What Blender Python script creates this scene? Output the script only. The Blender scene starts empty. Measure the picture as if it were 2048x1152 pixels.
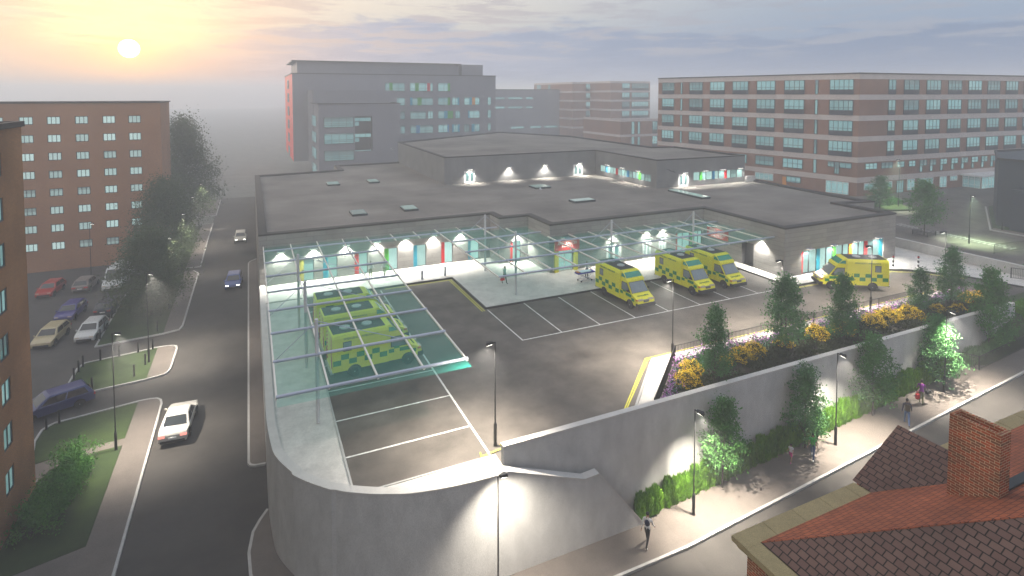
import bpy, bmesh, math, random
from mathutils import Vector, Matrix, noise as mnoise
R = math.radians
random.seed(7)
scene = bpy.context.scene
col = bpy.context.collection
DG = None

# ------------------------------------------------------------------ tagging
def tag(o, label=None, cat=None, group=None, kind=None):
    if label: o['label'] = label
    if cat: o['category'] = cat
    if group: o['group'] = group
    if kind: o['kind'] = kind
    return o
ORG = {}
def thing(name, label, cat, loc=(0, 0, 0), rz=0.0, group=None, local=False):
    o = bpy.data.objects.new(name, None); col.objects.link(o)
    o.location = loc; o.rotation_euler = (0, 0, rz); o.empty_display_size = .3
    ORG[o] = Vector((0, 0, 0)) if local else Vector(loc)
    return tag(o, label, cat, group)
def kids(o): return [c for c in KID.get(o, [])]
KID = {}
def link(o, parent=None):
    col.objects.link(o)
    if parent is not None:
        o.parent = parent; KID.setdefault(parent, []).append(o)
    return o
def copy_tree(o, parent=None):
    c = o.copy(); link(c, parent)
    for ch in kids(o): copy_tree(ch, c)
    return c

# ------------------------------------------------------------------ mesh builder
class MB:
    def __init__(s): s.v = []; s.f = []; s.m = []; s.mats = []; s.k = 0; s.sm = []; s.smooth = False
    def mat(s, m):
        if m not in s.mats: s.mats.append(m)
        s.k = s.mats.index(m); return s
    def face(s, pts, smooth=None):
        i = len(s.v); s.v += [tuple(p) for p in pts]; s.f.append(tuple(range(i, i + len(pts)))); s.m.append(s.k); s.sm.append(s.smooth if smooth is None else smooth)
    def mesh(s, vs, fs, smooth=False):
        i = len(s.v); s.v += [tuple(p) for p in vs]
        for f in fs: s.f.append(tuple(i + q for q in f)); s.m.append(s.k); s.sm.append(smooth)
        return s
    def box(s, a, b, T=None):
        x0, y0, z0 = a; x1, y1, z1 = b
        vs = [Vector(p) for p in ((x0,y0,z0),(x1,y0,z0),(x1,y1,z0),(x0,y1,z0),(x0,y0,z1),(x1,y0,z1),(x1,y1,z1),(x0,y1,z1))]
        if T is not None: vs = [T @ p for p in vs]
        return s.mesh(vs, [(3,2,1,0),(4,5,6,7),(0,1,5,4),(1,2,6,5),(2,3,7,6),(3,0,4,7)])
    def prism(s, poly, z0, z1, bottom=True):       # poly ccw seen from above; z may be callables
        a = area(poly)
        if a < 0: poly = poly[::-1]
        n = len(poly); f0 = z0 if callable(z0) else (lambda x, y: z0); f1 = z1 if callable(z1) else (lambda x, y: z1)
        vs = [(x, y, f0(x, y)) for x, y in poly] + [(x, y, f1(x, y)) for x, y in poly]
        fs = [tuple(range(n, 2 * n))] + [(i, (i + 1) % n, n + (i + 1) % n, n + i) for i in range(n)]
        if bottom: fs.append(tuple(range(n - 1, -1, -1)))
        return s.mesh(vs, fs)
    def sheet(s, poly, z):
        if area(poly) < 0: poly = poly[::-1]
        f = z if callable(z) else (lambda x, y: z)
        s.face([(x, y, f(x, y)) for x, y in poly]); return s
    def line(s, pts, w, z):                         # painted strip / kerb strip along a polyline, flat
        f = z if callable(z) else (lambda x, y: z)
        P = [Vector((p[0], p[1])) for p in pts]; L = []; Rr = []
        for i, p in enumerate(P):
            d0 = (P[i] - P[i-1]).normalized() if i > 0 else (P[1] - P[0]).normalized()
            d1 = (P[i+1] - P[i]).normalized() if i < len(P) - 1 else d0
            d = (d0 + d1).normalized(); n = Vector((-d.y, d.x)); c = max(.4, n.dot(Vector((-d0.y, d0.x))))
            L.append(p + n * w / 2 / c); Rr.append(p - n * w / 2 / c)
        for i in range(len(P) - 1):
            q = [Rr[i], Rr[i+1], L[i+1], L[i]]
            s.face([(a.x, a.y, f(a.x, a.y)) for a in q])
        return s
    def wallrun(s, pts, w, z0, z1):                 # solid strip with height following a polyline
        f0 = z0 if callable(z0) else (lambda x, y: z0); f1 = z1 if callable(z1) else (lambda x, y: z1)
        P = [Vector((p[0], p[1])) for p in pts]; L = []; Rr = []
        for i, p in enumerate(P):
            d0 = (P[i] - P[i-1]).normalized() if i > 0 else (P[1] - P[0]).normalized()
            d1 = (P[i+1] - P[i]).normalized() if i < len(P) - 1 else d0
            d = (d0 + d1).normalized(); n = Vector((-d.y, d.x)); c = max(.4, n.dot(Vector((-d0.y, d0.x))))
            L.append(p + n * w / 2 / c); Rr.append(p - n * w / 2 / c)
        k = len(P); vs = []
        for a, b in zip(L, Rr):
            vs += [(b.x, b.y, f0(b.x, b.y)), (a.x, a.y, f0(a.x, a.y)), (a.x, a.y, f1(a.x, a.y)), (b.x, b.y, f1(b.x, b.y))]
        fs = []
        for i in range(k - 1):
            A = 4 * i; B = A + 4
            for j in range(4): fs.append((A + j, B + j, B + (j + 1) % 4, A + (j + 1) % 4))
        fs += [(0, 1, 2, 3), tuple(4 * (k - 1) + q for q in (3, 2, 1, 0))]
        fs = [tuple(reversed(f)) for f in fs]
        return s.mesh(vs, fs)
    def tube(s, pts, r, n=8, caps=True, smooth=True):
        P = [Vector(p) for p in pts]; rr = r if isinstance(r, (list, tuple)) else [r] * len(P)
        rings = []; up = None
        for i, p in enumerate(P):
            d = (P[min(i+1, len(P)-1)] - P[max(i-1, 0)]).normalized()
            if up is None:
                up = Vector((0, 0, 1)) if abs(d.z) < .9 else Vector((1, 0, 0))
            u = (up - d * up.dot(d)).normalized(); up = u; w = d.cross(u)
            rings.append([p + (u * math.cos(2*math.pi*k/n) + w * math.sin(2*math.pi*k/n)) * rr[i] for k in range(n)])
        vs = [q for ring in rings for q in ring]; fs = []
        for i in range(len(P) - 1):
            for k in range(n): fs.append((i*n+k, i*n+(k+1)%n, (i+1)*n+(k+1)%n, (i+1)*n+k))
        s.mesh(vs, fs, smooth)
        if caps:
            s.mesh(rings[0][::-1], [tuple(range(n))]); s.mesh(rings[-1], [tuple(range(n))])
        return s
    def lathe(s, prof, c=(0, 0, 0), n=16, T=None, smooth=True):
        vs = []; fs = []
        for r_, z in prof:
            for k in range(n):
                a = 2*math.pi*k/n; p = Vector((c[0]+r_*math.cos(a), c[1]+r_*math.sin(a), c[2]+z)); vs.append(T @ p if T is not None else p)
        for i in range(len(prof)-1):
            for k in range(n): fs.append((i*n+k, i*n+(k+1)%n, (i+1)*n+(k+1)%n, (i+1)*n+k))
        fs.append(tuple(range(n-1, -1, -1))); fs.append(tuple((len(prof)-1)*n+k for k in range(n)))
        return s.mesh(vs, fs, smooth)
    def ell(s, c, r, nu=12, nv=8, T=None, jit=0):
        prof = []
        vs = []; fs = []
        for i in range(nv + 1):
            t = math.pi * i / nv - math.pi/2
            for k in range(nu):
                a = 2*math.pi*k/nu; p = Vector((math.cos(t)*math.cos(a), math.cos(t)*math.sin(a), math.sin(t)))
                if jit: p *= 1 + jit * mnoise.noise(p * 2.3 + Vector(c))
                p = Vector((p.x*r[0]+c[0], p.y*r[1]+c[1], p.z*r[2]+c[2])); vs.append(T @ p if T is not None else p)
        for i in range(nv):
            for k in range(nu): fs.append((i*nu+k, i*nu+(k+1)%nu, (i+1)*nu+(k+1)%nu, (i+1)*nu+k))
        return s.mesh(vs, fs, True)
    def make(s, name, org=Vector((0, 0, 0)), uv=True, bevel=0, weld=False):
        me = bpy.data.meshes.new(name)
        me.from_pydata([(x-org[0], y-org[1], z-org[2]) for x, y, z in s.v], [], s.f)
        for m in s.mats: me.materials.append(m)
        me.polygons.foreach_set('material_index', s.m); me.polygons.foreach_set('use_smooth', s.sm)
        if bevel or weld:
            bm = bmesh.new(); bm.from_mesh(me); bmesh.ops.remove_doubles(bm, verts=bm.verts, dist=1e-4)
            if bevel:
                es = [e for e in bm.edges if len(e.link_faces) == 2 and e.calc_face_angle(0) > .35]
                bmesh.ops.bevel(bm, geom=es, offset=bevel, segments=2, affect='EDGES', profile=.6, clamp_overlap=True)
            bm.to_mesh(me); bm.free()
        if uv: boxuv(me, org)
        me.update(); return me
    def build(s, name, parent=None, mat=None, **kw):
        if mat is not None and not s.mats: s.mat(mat)
        org = ORG.get(parent, Vector((0, 0, 0)))
        o = bpy.data.objects.new(name, s.make(name, org, **kw)); link(o, parent)
        if parent is not None: ORG[o] = org
        return o
def area(p): return sum(p[i-1][0]*p[i][1]-p[i][0]*p[i-1][1] for i in range(len(p)))/2
def boxuv(me, org=(0, 0, 0)):
    uv = me.uv_layers.new(name='UVMap').data; V = me.vertices; o = Vector(org)
    for p in me.polygons:
        n = p.normal
        if abs(n.z) > .97: a = Vector((1, 0, 0)); b = Vector((0, 1, 0))
        else:
            a = Vector((-n.y, n.x, 0)).normalized(); b = n.cross(a)
        for li in p.loop_indices:
            c = V[me.loops[li].vertex_index].co + o
            uv[li].uv = (c.dot(a), c.dot(b))
def inst(me, name, parent=None, loc=(0, 0, 0), rz=0.0):
    o = bpy.data.objects.new(name, me); link(o, parent); o.location = loc; o.rotation_euler = (0, 0, rz); return o
ORDN = ['first','second','third','fourth','fifth','sixth','seventh','eighth','ninth','tenth','eleventh','twelfth','thirteenth','fourteenth','fifteenth','sixteenth','seventeenth','eighteenth','nineteenth','twentieth']

# ------------------------------------------------------------------ materials
def mat(name, c, rough=.7, var=.15, scale=1.5, bump=0., bscale=20., metal=0., spec=.4, c2=None, fine=0., emit=None, estr=0, tc='pos', stretch=None):
    m = bpy.data.materials.new(name); m.use_nodes = True; N = m.node_tree.nodes; Lk = m.node_tree.links
    b = N['Principled BSDF']; b.inputs['Roughness'].default_value = rough; b.inputs['Metallic'].default_value = metal
    b.inputs['Specular IOR Level'].default_value = spec
    if tc == 'pos': g = N.new('ShaderNodeNewGeometry').outputs['Position']
    else: g = N.new('ShaderNodeTexCoord').outputs['Object']
    if stretch:
        mp = N.new('ShaderNodeMapping'); mp.inputs['Scale'].default_value = stretch; Lk.new(g, mp.inputs[0]); g = mp.outputs[0]
    c = tuple(c) + (1,)
    cA = tuple(max(0, q*(1-var)) for q in c[:3]) + (1,); cB = tuple(q*(1+var) for q in c[:3]) + (1,)
    if c2: cA = c; cB = tuple(c2) + (1,)
    t = N.new('ShaderNodeTexNoise'); t.inputs['Scale'].default_value = scale; t.inputs['Detail'].default_value = 5; t.inputs['Roughness'].default_value = .65
    Lk.new(g, t.inputs['Vector'])
    mr = N.new('ShaderNodeMapRange'); mr.inputs[1].default_value = .3; mr.inputs[2].default_value = .7; Lk.new(t.outputs[0], mr.inputs[0])
    mx = N.new('ShaderNodeMix'); mx.data_type = 'RGBA'; mx.inputs[6].default_value = cA; mx.inputs[7].default_value = cB
    Lk.new(mr.outputs[0], mx.inputs[0]); out = mx.outputs[2]
    if fine:
        t2 = N.new('ShaderNodeTexNoise'); t2.inputs['Scale'].default_value = bscale; t2.inputs['Detail'].default_value = 3; Lk.new(g, t2.inputs['Vector'])
        m2 = N.new('ShaderNodeMapRange'); m2.inputs[1].default_value = .25; m2.inputs[2].default_value = .75; m2.inputs[3].default_value = 1-fine; m2.inputs[4].default_value = 1+fine; Lk.new(t2.outputs[0], m2.inputs[0])
        mm = N.new('ShaderNodeVectorMath'); mm.operation = 'SCALE'; Lk.new(out, mm.inputs[0]); Lk.new(m2.outputs[0], mm.inputs['Scale']); out = mm.outputs[0]
    Lk.new(out, b.inputs['Base Color'])
    if bump:
        t3 = N.new('ShaderNodeTexNoise'); t3.inputs['Scale'].default_value = bscale; t3.inputs['Detail'].default_value = 4; Lk.new(g, t3.inputs['Vector'])
        bp = N.new('ShaderNodeBump'); bp.inputs['Strength'].default_value = bump; bp.inputs['Distance'].default_value = .05; Lk.new(t3.outputs[0], bp.inputs['Height']); Lk.new(bp.outputs[0], b.inputs['Normal'])
    if emit:
        b.inputs['Emission Color'].default_value = tuple(emit) + (1,); b.inputs['Emission Strength'].default_value = estr
    return m
def brickmat(name, c1, c2, mortar, w, h, msize=.01, rough=.85, off=.5, bump=.3, var=.3, vscale=.4, bias=0., wob=0.):
    m = bpy.data.materials.new(name); m.use_nodes = True; N = m.node_tree.nodes; Lk = m.node_tree.links
    b = N['Principled BSDF']; b.inputs['Roughness'].default_value = rough; b.inputs['Specular IOR Level'].default_value = .25
    u = N.new('ShaderNodeUVMap'); t = N.new('ShaderNodeTexBrick'); t.offset = off; t.squash = 1
    t.inputs['Scale'].default_value = 1; t.inputs['Mortar Size'].default_value = msize; t.inputs['Mortar Smooth'].default_value = .1
    t.inputs['Bias'].default_value = bias; t.inputs['Brick Width'].default_value = w; t.inputs['Row Height'].default_value = h
    t.inputs['Color1'].default_value = tuple(c1)+(1,); t.inputs['Color2'].default_value = tuple(c2)+(1,); t.inputs['Mortar'].default_value = tuple(mortar)+(1,)
    src = u.outputs[0]
    Lk.new(src, t.inputs['Vector'])
    g = N.new('ShaderNodeNewGeometry'); n = N.new('ShaderNodeTexNoise'); n.inputs['Scale'].default_value = vscale; n.inputs['Detail'].default_value = 6; Lk.new(g.outputs['Position'], n.inputs['Vector'])
    mr = N.new('ShaderNodeMapRange'); mr.inputs[1].default_value = .3; mr.inputs[2].default_value = .7; mr.inputs[3].default_value = 1-var; mr.inputs[4].default_value = 1+var; Lk.new(n.outputs[0], mr.inputs[0])
    vm = N.new('ShaderNodeVectorMath'); vm.operation = 'SCALE'; Lk.new(t.outputs['Color'], vm.inputs[0]); Lk.new(mr.outputs[0], vm.inputs['Scale'])
    Lk.new(vm.outputs[0], b.inputs['Base Color'])
    bp = N.new('ShaderNodeBump'); bp.inputs['Strength'].default_value = bump; bp.inputs['Distance'].default_value = .02; bp.invert = True; Lk.new(t.outputs['Fac'], bp.inputs['Height']); Lk.new(bp.outputs[0], b.inputs['Normal'])
    return m
def emat(name, c, s):
    m = bpy.data.materials.new(name); m.use_nodes = True; N = m.node_tree.nodes; N.remove(N['Principled BSDF'])
    e = N.new('ShaderNodeEmission'); e.inputs[0].default_value = tuple(c)+(1,); e.inputs[1].default_value = s; m.node_tree.links.new(e.outputs[0], N['Material Output'].inputs[0]); return m
def litpane(name, ca, cb, s, sc=.5, refl=.25):
    """a lit window: an interior glow that varies from place to place behind reflecting glass"""
    m = bpy.data.materials.new(name); m.use_nodes = True; N = m.node_tree.nodes; Lk = m.node_tree.links
    b = N['Principled BSDF']; b.inputs['Base Color'].default_value = (.03, .06, .06, 1); b.inputs['Roughness'].default_value = .08; b.inputs['Specular IOR Level'].default_value = refl
    g = N.new('ShaderNodeNewGeometry'); n = N.new('ShaderNodeTexNoise'); n.inputs['Scale'].default_value = sc; n.inputs['Detail'].default_value = 3; Lk.new(g.outputs['Position'], n.inputs['Vector'])
    mr = N.new('ShaderNodeMapRange'); mr.inputs[1].default_value = .32; mr.inputs[2].default_value = .68; Lk.new(n.outputs[0], mr.inputs[0])
    mx = N.new('ShaderNodeMix'); mx.data_type = 'RGBA'; mx.inputs[6].default_value = tuple(ca)+(1,); mx.inputs[7].default_value = tuple(cb)+(1,); Lk.new(mr.outputs[0], mx.inputs[0])
    gc = N.new('ShaderNodeTexCoord'); sz = N.new('ShaderNodeSeparateXYZ'); Lk.new(gc.outputs['Generated'], sz.inputs[0])
    o2 = N.new('ShaderNodeObjectInfo'); th = N.new('ShaderNodeMath'); th.operation = 'MULTIPLY_ADD'; Lk.new(o2.outputs['Random'], th.inputs[0]); th.inputs[1].default_value = 1.9; th.inputs[2].default_value = .35
    gt_ = N.new('ShaderNodeMath'); gt_.operation = 'GREATER_THAN'; Lk.new(sz.outputs[2], gt_.inputs[0]); Lk.new(th.outputs[0], gt_.inputs[1])
    bl = N.new('ShaderNodeMix'); bl.data_type = 'RGBA'; bl.inputs[7].default_value = tuple(.5*q + .10 for q in ca)+(1,); Lk.new(gt_.outputs[0], bl.inputs[0]); Lk.new(mx.outputs[2], bl.inputs[6])
    Lk.new(bl.outputs[2], b.inputs['Emission Color']); oi = N.new('ShaderNodeObjectInfo'); rr = N.new('ShaderNodeMapRange'); rr.inputs[3].default_value = s*.55; rr.inputs[4].default_value = s*1.2; Lk.new(oi.outputs['Random'], rr.inputs[0]); Lk.new(rr.outputs[0], b.inputs['Emission Strength']); return m
def leafmat(name, a, b2, tr=.25, scale=.8):
    m = bpy.data.materials.new(name); m.use_nodes = True; N = m.node_tree.nodes; Lk = m.node_tree.links
    b = N['Principled BSDF']; b.inputs['Roughness'].default_value = .6; b.inputs['Specular IOR Level'].default_value = .2
    g = N.new('ShaderNodeNewGeometry'); n = N.new('ShaderNodeTexNoise'); n.inputs['Scale'].default_value = scale; n.inputs['Detail'].default_value = 4; Lk.new(g.outputs['Position'], n.inputs['Vector'])
    ad = N.new('ShaderNodeMath'); ad.operation = 'MULTIPLY_ADD'; Lk.new(g.outputs['Random Per Island'], ad.inputs[0]); ad.inputs[1].default_value = .5; 
    mr = N.new('ShaderNodeMapRange'); mr.inputs[1].default_value = .35; mr.inputs[2].default_value = .65; mr.inputs[4].default_value = .6; Lk.new(n.outputs[0], mr.inputs[0]); Lk.new(mr.outputs[0], ad.inputs[2])
    mx = N.new('ShaderNodeMix'); mx.data_type = 'RGBA'; mx.inputs[6].default_value = tuple(a)+(1,); mx.inputs[7].default_value = tuple(b2)+(1,); Lk.new(ad.outputs[0], mx.inputs[0]); Lk.new(mx.outputs[2], b.inputs['Base Color'])
    t = N.new('ShaderNodeBsdfTranslucent'); Lk.new(mx.outputs[2], t.inputs[0]); ms = N.new('ShaderNodeMixShader'); ms.inputs[0].default_value = tr
    Lk.new(b.outputs[0], ms.inputs[1]); Lk.new(t.outputs[0], ms.inputs[2]); Lk.new(ms.outputs[0], N['Material Output'].inputs[0]); return m
def glassmat(name, tint, milk, mf=.12, refl=.9):
    m = bpy.data.materials.new(name); m.use_nodes = True; N = m.node_tree.nodes; Lk = m.node_tree.links; N.remove(N['Principled BSDF'])
    t = N.new('ShaderNodeBsdfTransparent'); t.inputs[0].default_value = tuple(tint)+(1,)
    d = N.new('ShaderNodeBsdfDiffuse'); d.inputs[0].default_value = tuple(milk)+(1,)
    tl = N.new('ShaderNodeBsdfTranslucent'); tl.inputs[0].default_value = tuple(milk)+(1,)
    m0 = N.new('ShaderNodeMixShader'); m0.inputs[0].default_value = .5; Lk.new(d.outputs[0], m0.inputs[1]); Lk.new(tl.outputs[0], m0.inputs[2])
    m1 = N.new('ShaderNodeMixShader'); m1.inputs[0].default_value = mf; Lk.new(t.outputs[0], m1.inputs[1]); Lk.new(m0.outputs[0], m1.inputs[2])
    gl = N.new('ShaderNodeBsdfGlossy'); gl.inputs['Roughness'].default_value = .03; gl.inputs[0].default_value = (.9, .95, .95, 1)
    fr = N.new('ShaderNodeFresnel'); fr.inputs[0].default_value = 1.45; mu = N.new('ShaderNodeMath'); mu.operation = 'MULTIPLY'; mu.inputs[1].default_value = refl; Lk.new(fr.outputs[0], mu.inputs[0])
    m2 = N.new('ShaderNodeMixShader'); Lk.new(mu.outputs[0], m2.inputs[0]); Lk.new(m1.outputs[0], m2.inputs[1]); Lk.new(gl.outputs[0], m2.inputs[2]); Lk.new(m2.outputs[0], N['Material Output'].inputs[0]); return m

M = {}
M['asphalt'] = mat('asphalt', (.108, .094, .081), .85, .42, .35, .3, 30, fine=.35)
M['roadasph'] = mat('road asphalt', (.052, .047, .042), .85, .3, .3, .25, 40, fine=.3)
M['ground'] = mat('earth ground', (.15, .15, .13), .95, .3, .2)
M['paving'] = mat('pale paving', (.56, .53, .49), .8, .16, .9, .1, 8, fine=.1)
M['pinkpave'] = mat('pink brown paving', (.135, .115, .10), .85, .12, .8, .2, 30, fine=.18)
M['kerb'] = mat('kerb stone', (.42, .41, .39), .8, .12, 2)
M['white'] = mat('white road paint', (.66, .65, .62), .75, .28, 2.2, fine=.2, bscale=14)
M['yellow'] = mat('yellow road paint', (.62, .58, .05), .7, .15, 4)
M['concrete'] = mat('cast concrete', (.46, .455, .44), .85, .14, 1.1, .12, 30, fine=.16, stretch=(1, 1, .5))
M['coping'] = mat('pale coping concrete', (.52, .50, .47), .8, .08, 1.5)
M['grass'] = mat('mown grass', (.022, .040, .012), .95, .3, .7, .6, 60, fine=.4, c2=(.045, .075, .018))
M['soil'] = mat('planting soil', (.03, .026, .018), .95, .3, 2)
M['metal_dk'] = mat('black painted steel', (.012, .012, .013), .5, .1, 3)
M['steel'] = mat('grey steel tube', (.42, .44, .52), .4, .06, 2, metal=.3)
M['raft'] = mat('cream painted steel', (.70, .67, .60), .5, .06, 2)
M['post'] = mat('grey post paint', (.58, .56, .57), .5, .06, 2)
M['glass'] = glassmat('teal canopy glass', (.86, .99, .95), (.04, .66, .54), .19, .2)
M['roof'] = brickmat('grey flat roof felt', (.190,.170,.150), (.174,.156,.138), (.13,.115,.10), 9., 1.05, .02, .95, .4, .25, .3, .16)
M['parapet'] = mat('dark brown coping', (.034, .029, .026), .8, .1, 2)
M['panel'] = brickmat('grey stone cladding', (.30, .28, .26), (.25, .235, .22), (.14, .13, .12), 1.8, .45, .012, .8, .35, .2, .12, .5)
M['upwall'] = brickmat('plain grey cladding', (.23, .225, .22), (.215, .21, .205), (.15, .15, .15), 1.2, 3.0, .01, .8, .5, .1, .12, .5)
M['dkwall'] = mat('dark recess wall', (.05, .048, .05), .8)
M['doorwhite'] = mat('white door paint', (.75, .74, .72), .5, .04)
M['frame'] = mat('dark grey window frame', (.035, .045, .05), .5, .1)
M['framewh'] = mat('white window frame', (.70, .69, .67), .5, .05)
M['lit'] = litpane('lit pale green pane', (.42, .72, .66), (.62, .90, .82), .75, .6)
M['lit2'] = litpane('dim lit pane', (.20, .42, .42), (.36, .60, .58), .55, .35)
M['lit4'] = litpane('pale lit pane', (.44, .62, .60), (.56, .74, .71), .75, .25)
M['lit3'] = litpane('far lit pane', (.22, .47, .50), (.34, .60, .60), .58, .25)
for n, c in dict(red=(.62,.012,.02), green=(.05,.36,.03), cyan=(.02,.36,.50), orange=(.72,.28,.02), yell=(.72,.62,.01), olive=(.42,.36,.06), blue=(.05,.30,.55)).items():
    M['p_'+n] = mat(n+' coloured panel', c, .45, .06)
M['brick_or'] = brickmat('orange brown brick', (.37,.165,.06), (.30,.13,.05), (.20,.13,.08), .22, .075, .012, .9, .5, .3, .22, .35)
M['brick_far'] = brickmat('dusty red brick', (.46,.20,.085), (.40,.165,.075), (.32,.2,.13), .22, .075, .012, .9, .5, .2, .12, .2)
M['brick_ho'] = brickmat('red hospital brick', (.31,.12,.066), (.26,.108,.062), (.24,.17,.13), .22, .075, .01, .9, .5, .2, .2, .15)
M['band'] = mat('pale concrete band', (.58, .50, .47), .85, .08, .5)
M['spandrel'] = mat('dark blue grey spandrel', (.030, .034, .045), .6, .1)
M['grey_bld'] = mat('grey rendered wall', (.22, .215, .24), .85, .07, .15, fine=.06, bscale=3)
M['grey_dk'] = mat('dark grey rendered wall', (.09, .085, .09), .85, .07, .2)
M['red_end'] = mat('red rendered end wall', (.80, .03, .02), .8, .1, .2)
M['dark_bld'] = mat('dark slate blue cladding', (.035, .045, .055), .8, .12, .3)
M['brick_ch'] = brickmat('chimney brick', (.30,.06,.022), (.13,.055,.03), (.42,.32,.20), .19, .0625, .006, .9, .5, .6, .3, 1.2)
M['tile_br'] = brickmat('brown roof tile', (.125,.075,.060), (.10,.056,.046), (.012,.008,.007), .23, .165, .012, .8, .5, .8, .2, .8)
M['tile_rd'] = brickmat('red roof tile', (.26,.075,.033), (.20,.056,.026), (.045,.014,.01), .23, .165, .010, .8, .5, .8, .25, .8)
M['gutter'] = mat('mossy stone gutter slab', (.27, .22, .115), .95, .12, 3, .4, 45, fine=.25)
M['lead'] = mat('lead flashing', (.03, .035, .037), .7)
M['rubber'] = mat('black rubber', (.012, .012, .012), .85, tc='obj')
M['alloy'] = mat('silver wheel rim', (.45, .45, .46), .35, .05, metal=.6, tc='obj')
M['carglass'] = mat('dark car glass', (.015, .02, .024), .05, 0, spec=.8, tc='obj')
M['ambglass'] = mat('grey ambulance glass', (.20, .24, .25), .08, .1, spec=.9, tc='obj')
M['ambyel'] = mat('fluorescent yellow paint', (.86, .80, .012), .35, .03, spec=.5, tc='obj')
M['ambgrn'] = mat('green check film', (.004, .24, .05), .4, .05, tc='obj')
M['ambgrn2'] = mat('dark green lettering', (.02, .12, .03), .5, .05, tc='obj')
M['amblight'] = mat('green light bar glass', (.03, .30, .19), .12, .2, spec=.8, tc='obj')
M['ambroof'] = mat('dark grey roof panel', (.035, .034, .036), .7, .1, tc='obj')
M['discwh'] = mat('pale roof vent', (.50, .50, .50), .6, .05, tc='obj')
M['headl'] = mat('headlamp glass', (.55, .45, .35), .15, .1, spec=.8, tc='obj')
M['amber'] = mat('amber indicator', (.65, .20, .02), .3, .1, tc='obj')
M['taill'] = mat('red tail lamp', (.5, .015, .015), .3, .1, tc='obj')
M['bumpdk'] = mat('charcoal plastic', (.022, .022, .024), .6, .1, tc='obj')
M['hlon'] = emat('headlamp switched on', (1, .95, .85), 6)
M['tlon'] = emat('tail lamp switched on', (1, .35, .28), 1.2)
M['lampon'] = emat('lamp lens glowing', (1, .95, .85), 8)
M['signred'] = mat('red sign face', (.66, .03, .03), .5, .05)
M['signwh'] = mat('white sign lettering', (.85, .85, .83), .5, .02)
M['bark'] = mat('grey brown bark', (.06, .048, .036), .9, .25, 6)
M['leafA'] = leafmat('street tree leaf', (.035, .12, .025), (.11, .29, .07))
M['leafB'] = leafmat('planter tree leaf', (.032, .11, .036), (.10, .26, .08))
M['leafC'] = leafmat('big tree leaf', (.055, .085, .04), (.12, .155, .075), .2, .3)
M['leafH'] = leafmat('hedge leaf', (.050, .14, .012), (.17, .36, .03), .25, 1.0)
M['leafD'] = leafmat('dark shrub leaf', (.012, .022, .006), (.04, .055, .012), .15, .7)
M['leafBush'] = leafmat('broadleaf bush leaf', (.025, .10, .015), (.11, .29, .05), .25, 1.2)
M['flowY'] = leafmat('golden flower', (.62, .40, .01), (.85, .62, .03), .2, 2)
M['flowP'] = leafmat('lilac flower', (.30, .08, .36), (.55, .28, .62), .2, 2)
M['leafG'] = leafmat('blue green foliage', (.03, .09, .05), (.07, .17, .10), .2, 2)
# ------------------------------------------------------------------ camera, sun, sky
cam = bpy.data.cameras.new('camera'); co = bpy.data.objects.new('camera', cam); col.objects.link(co)
co.location = (0, 0, 18.4); co.rotation_euler = (R(90 - 2.7504), 0, R(-24.6286))
cam.sensor_width = 36; cam.lens = 1143.29 / 2048 * 36; cam.shift_y = -(576 - 242.17) / 2048; cam.clip_start = .2; cam.clip_end = 6000
scene.camera = co
SAZ, SEL = R(-9.06), R(3.73)
sdir = Vector((math.sin(SAZ) * math.cos(SEL), math.cos(SAZ) * math.cos(SEL), math.sin(SEL)))
sl = bpy.data.lights.new('sun', 'SUN'); sl.energy = 2.0; sl.angle = R(.5); sl.color = (1, .82, .66)
so = bpy.data.objects.new('sun', sl); col.objects.link(so); so.rotation_euler = (-sdir).to_track_quat('-Z', 'Y').to_euler()
W = bpy.data.worlds.new('World'); scene.world = W; W.use_nodes = True
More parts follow.
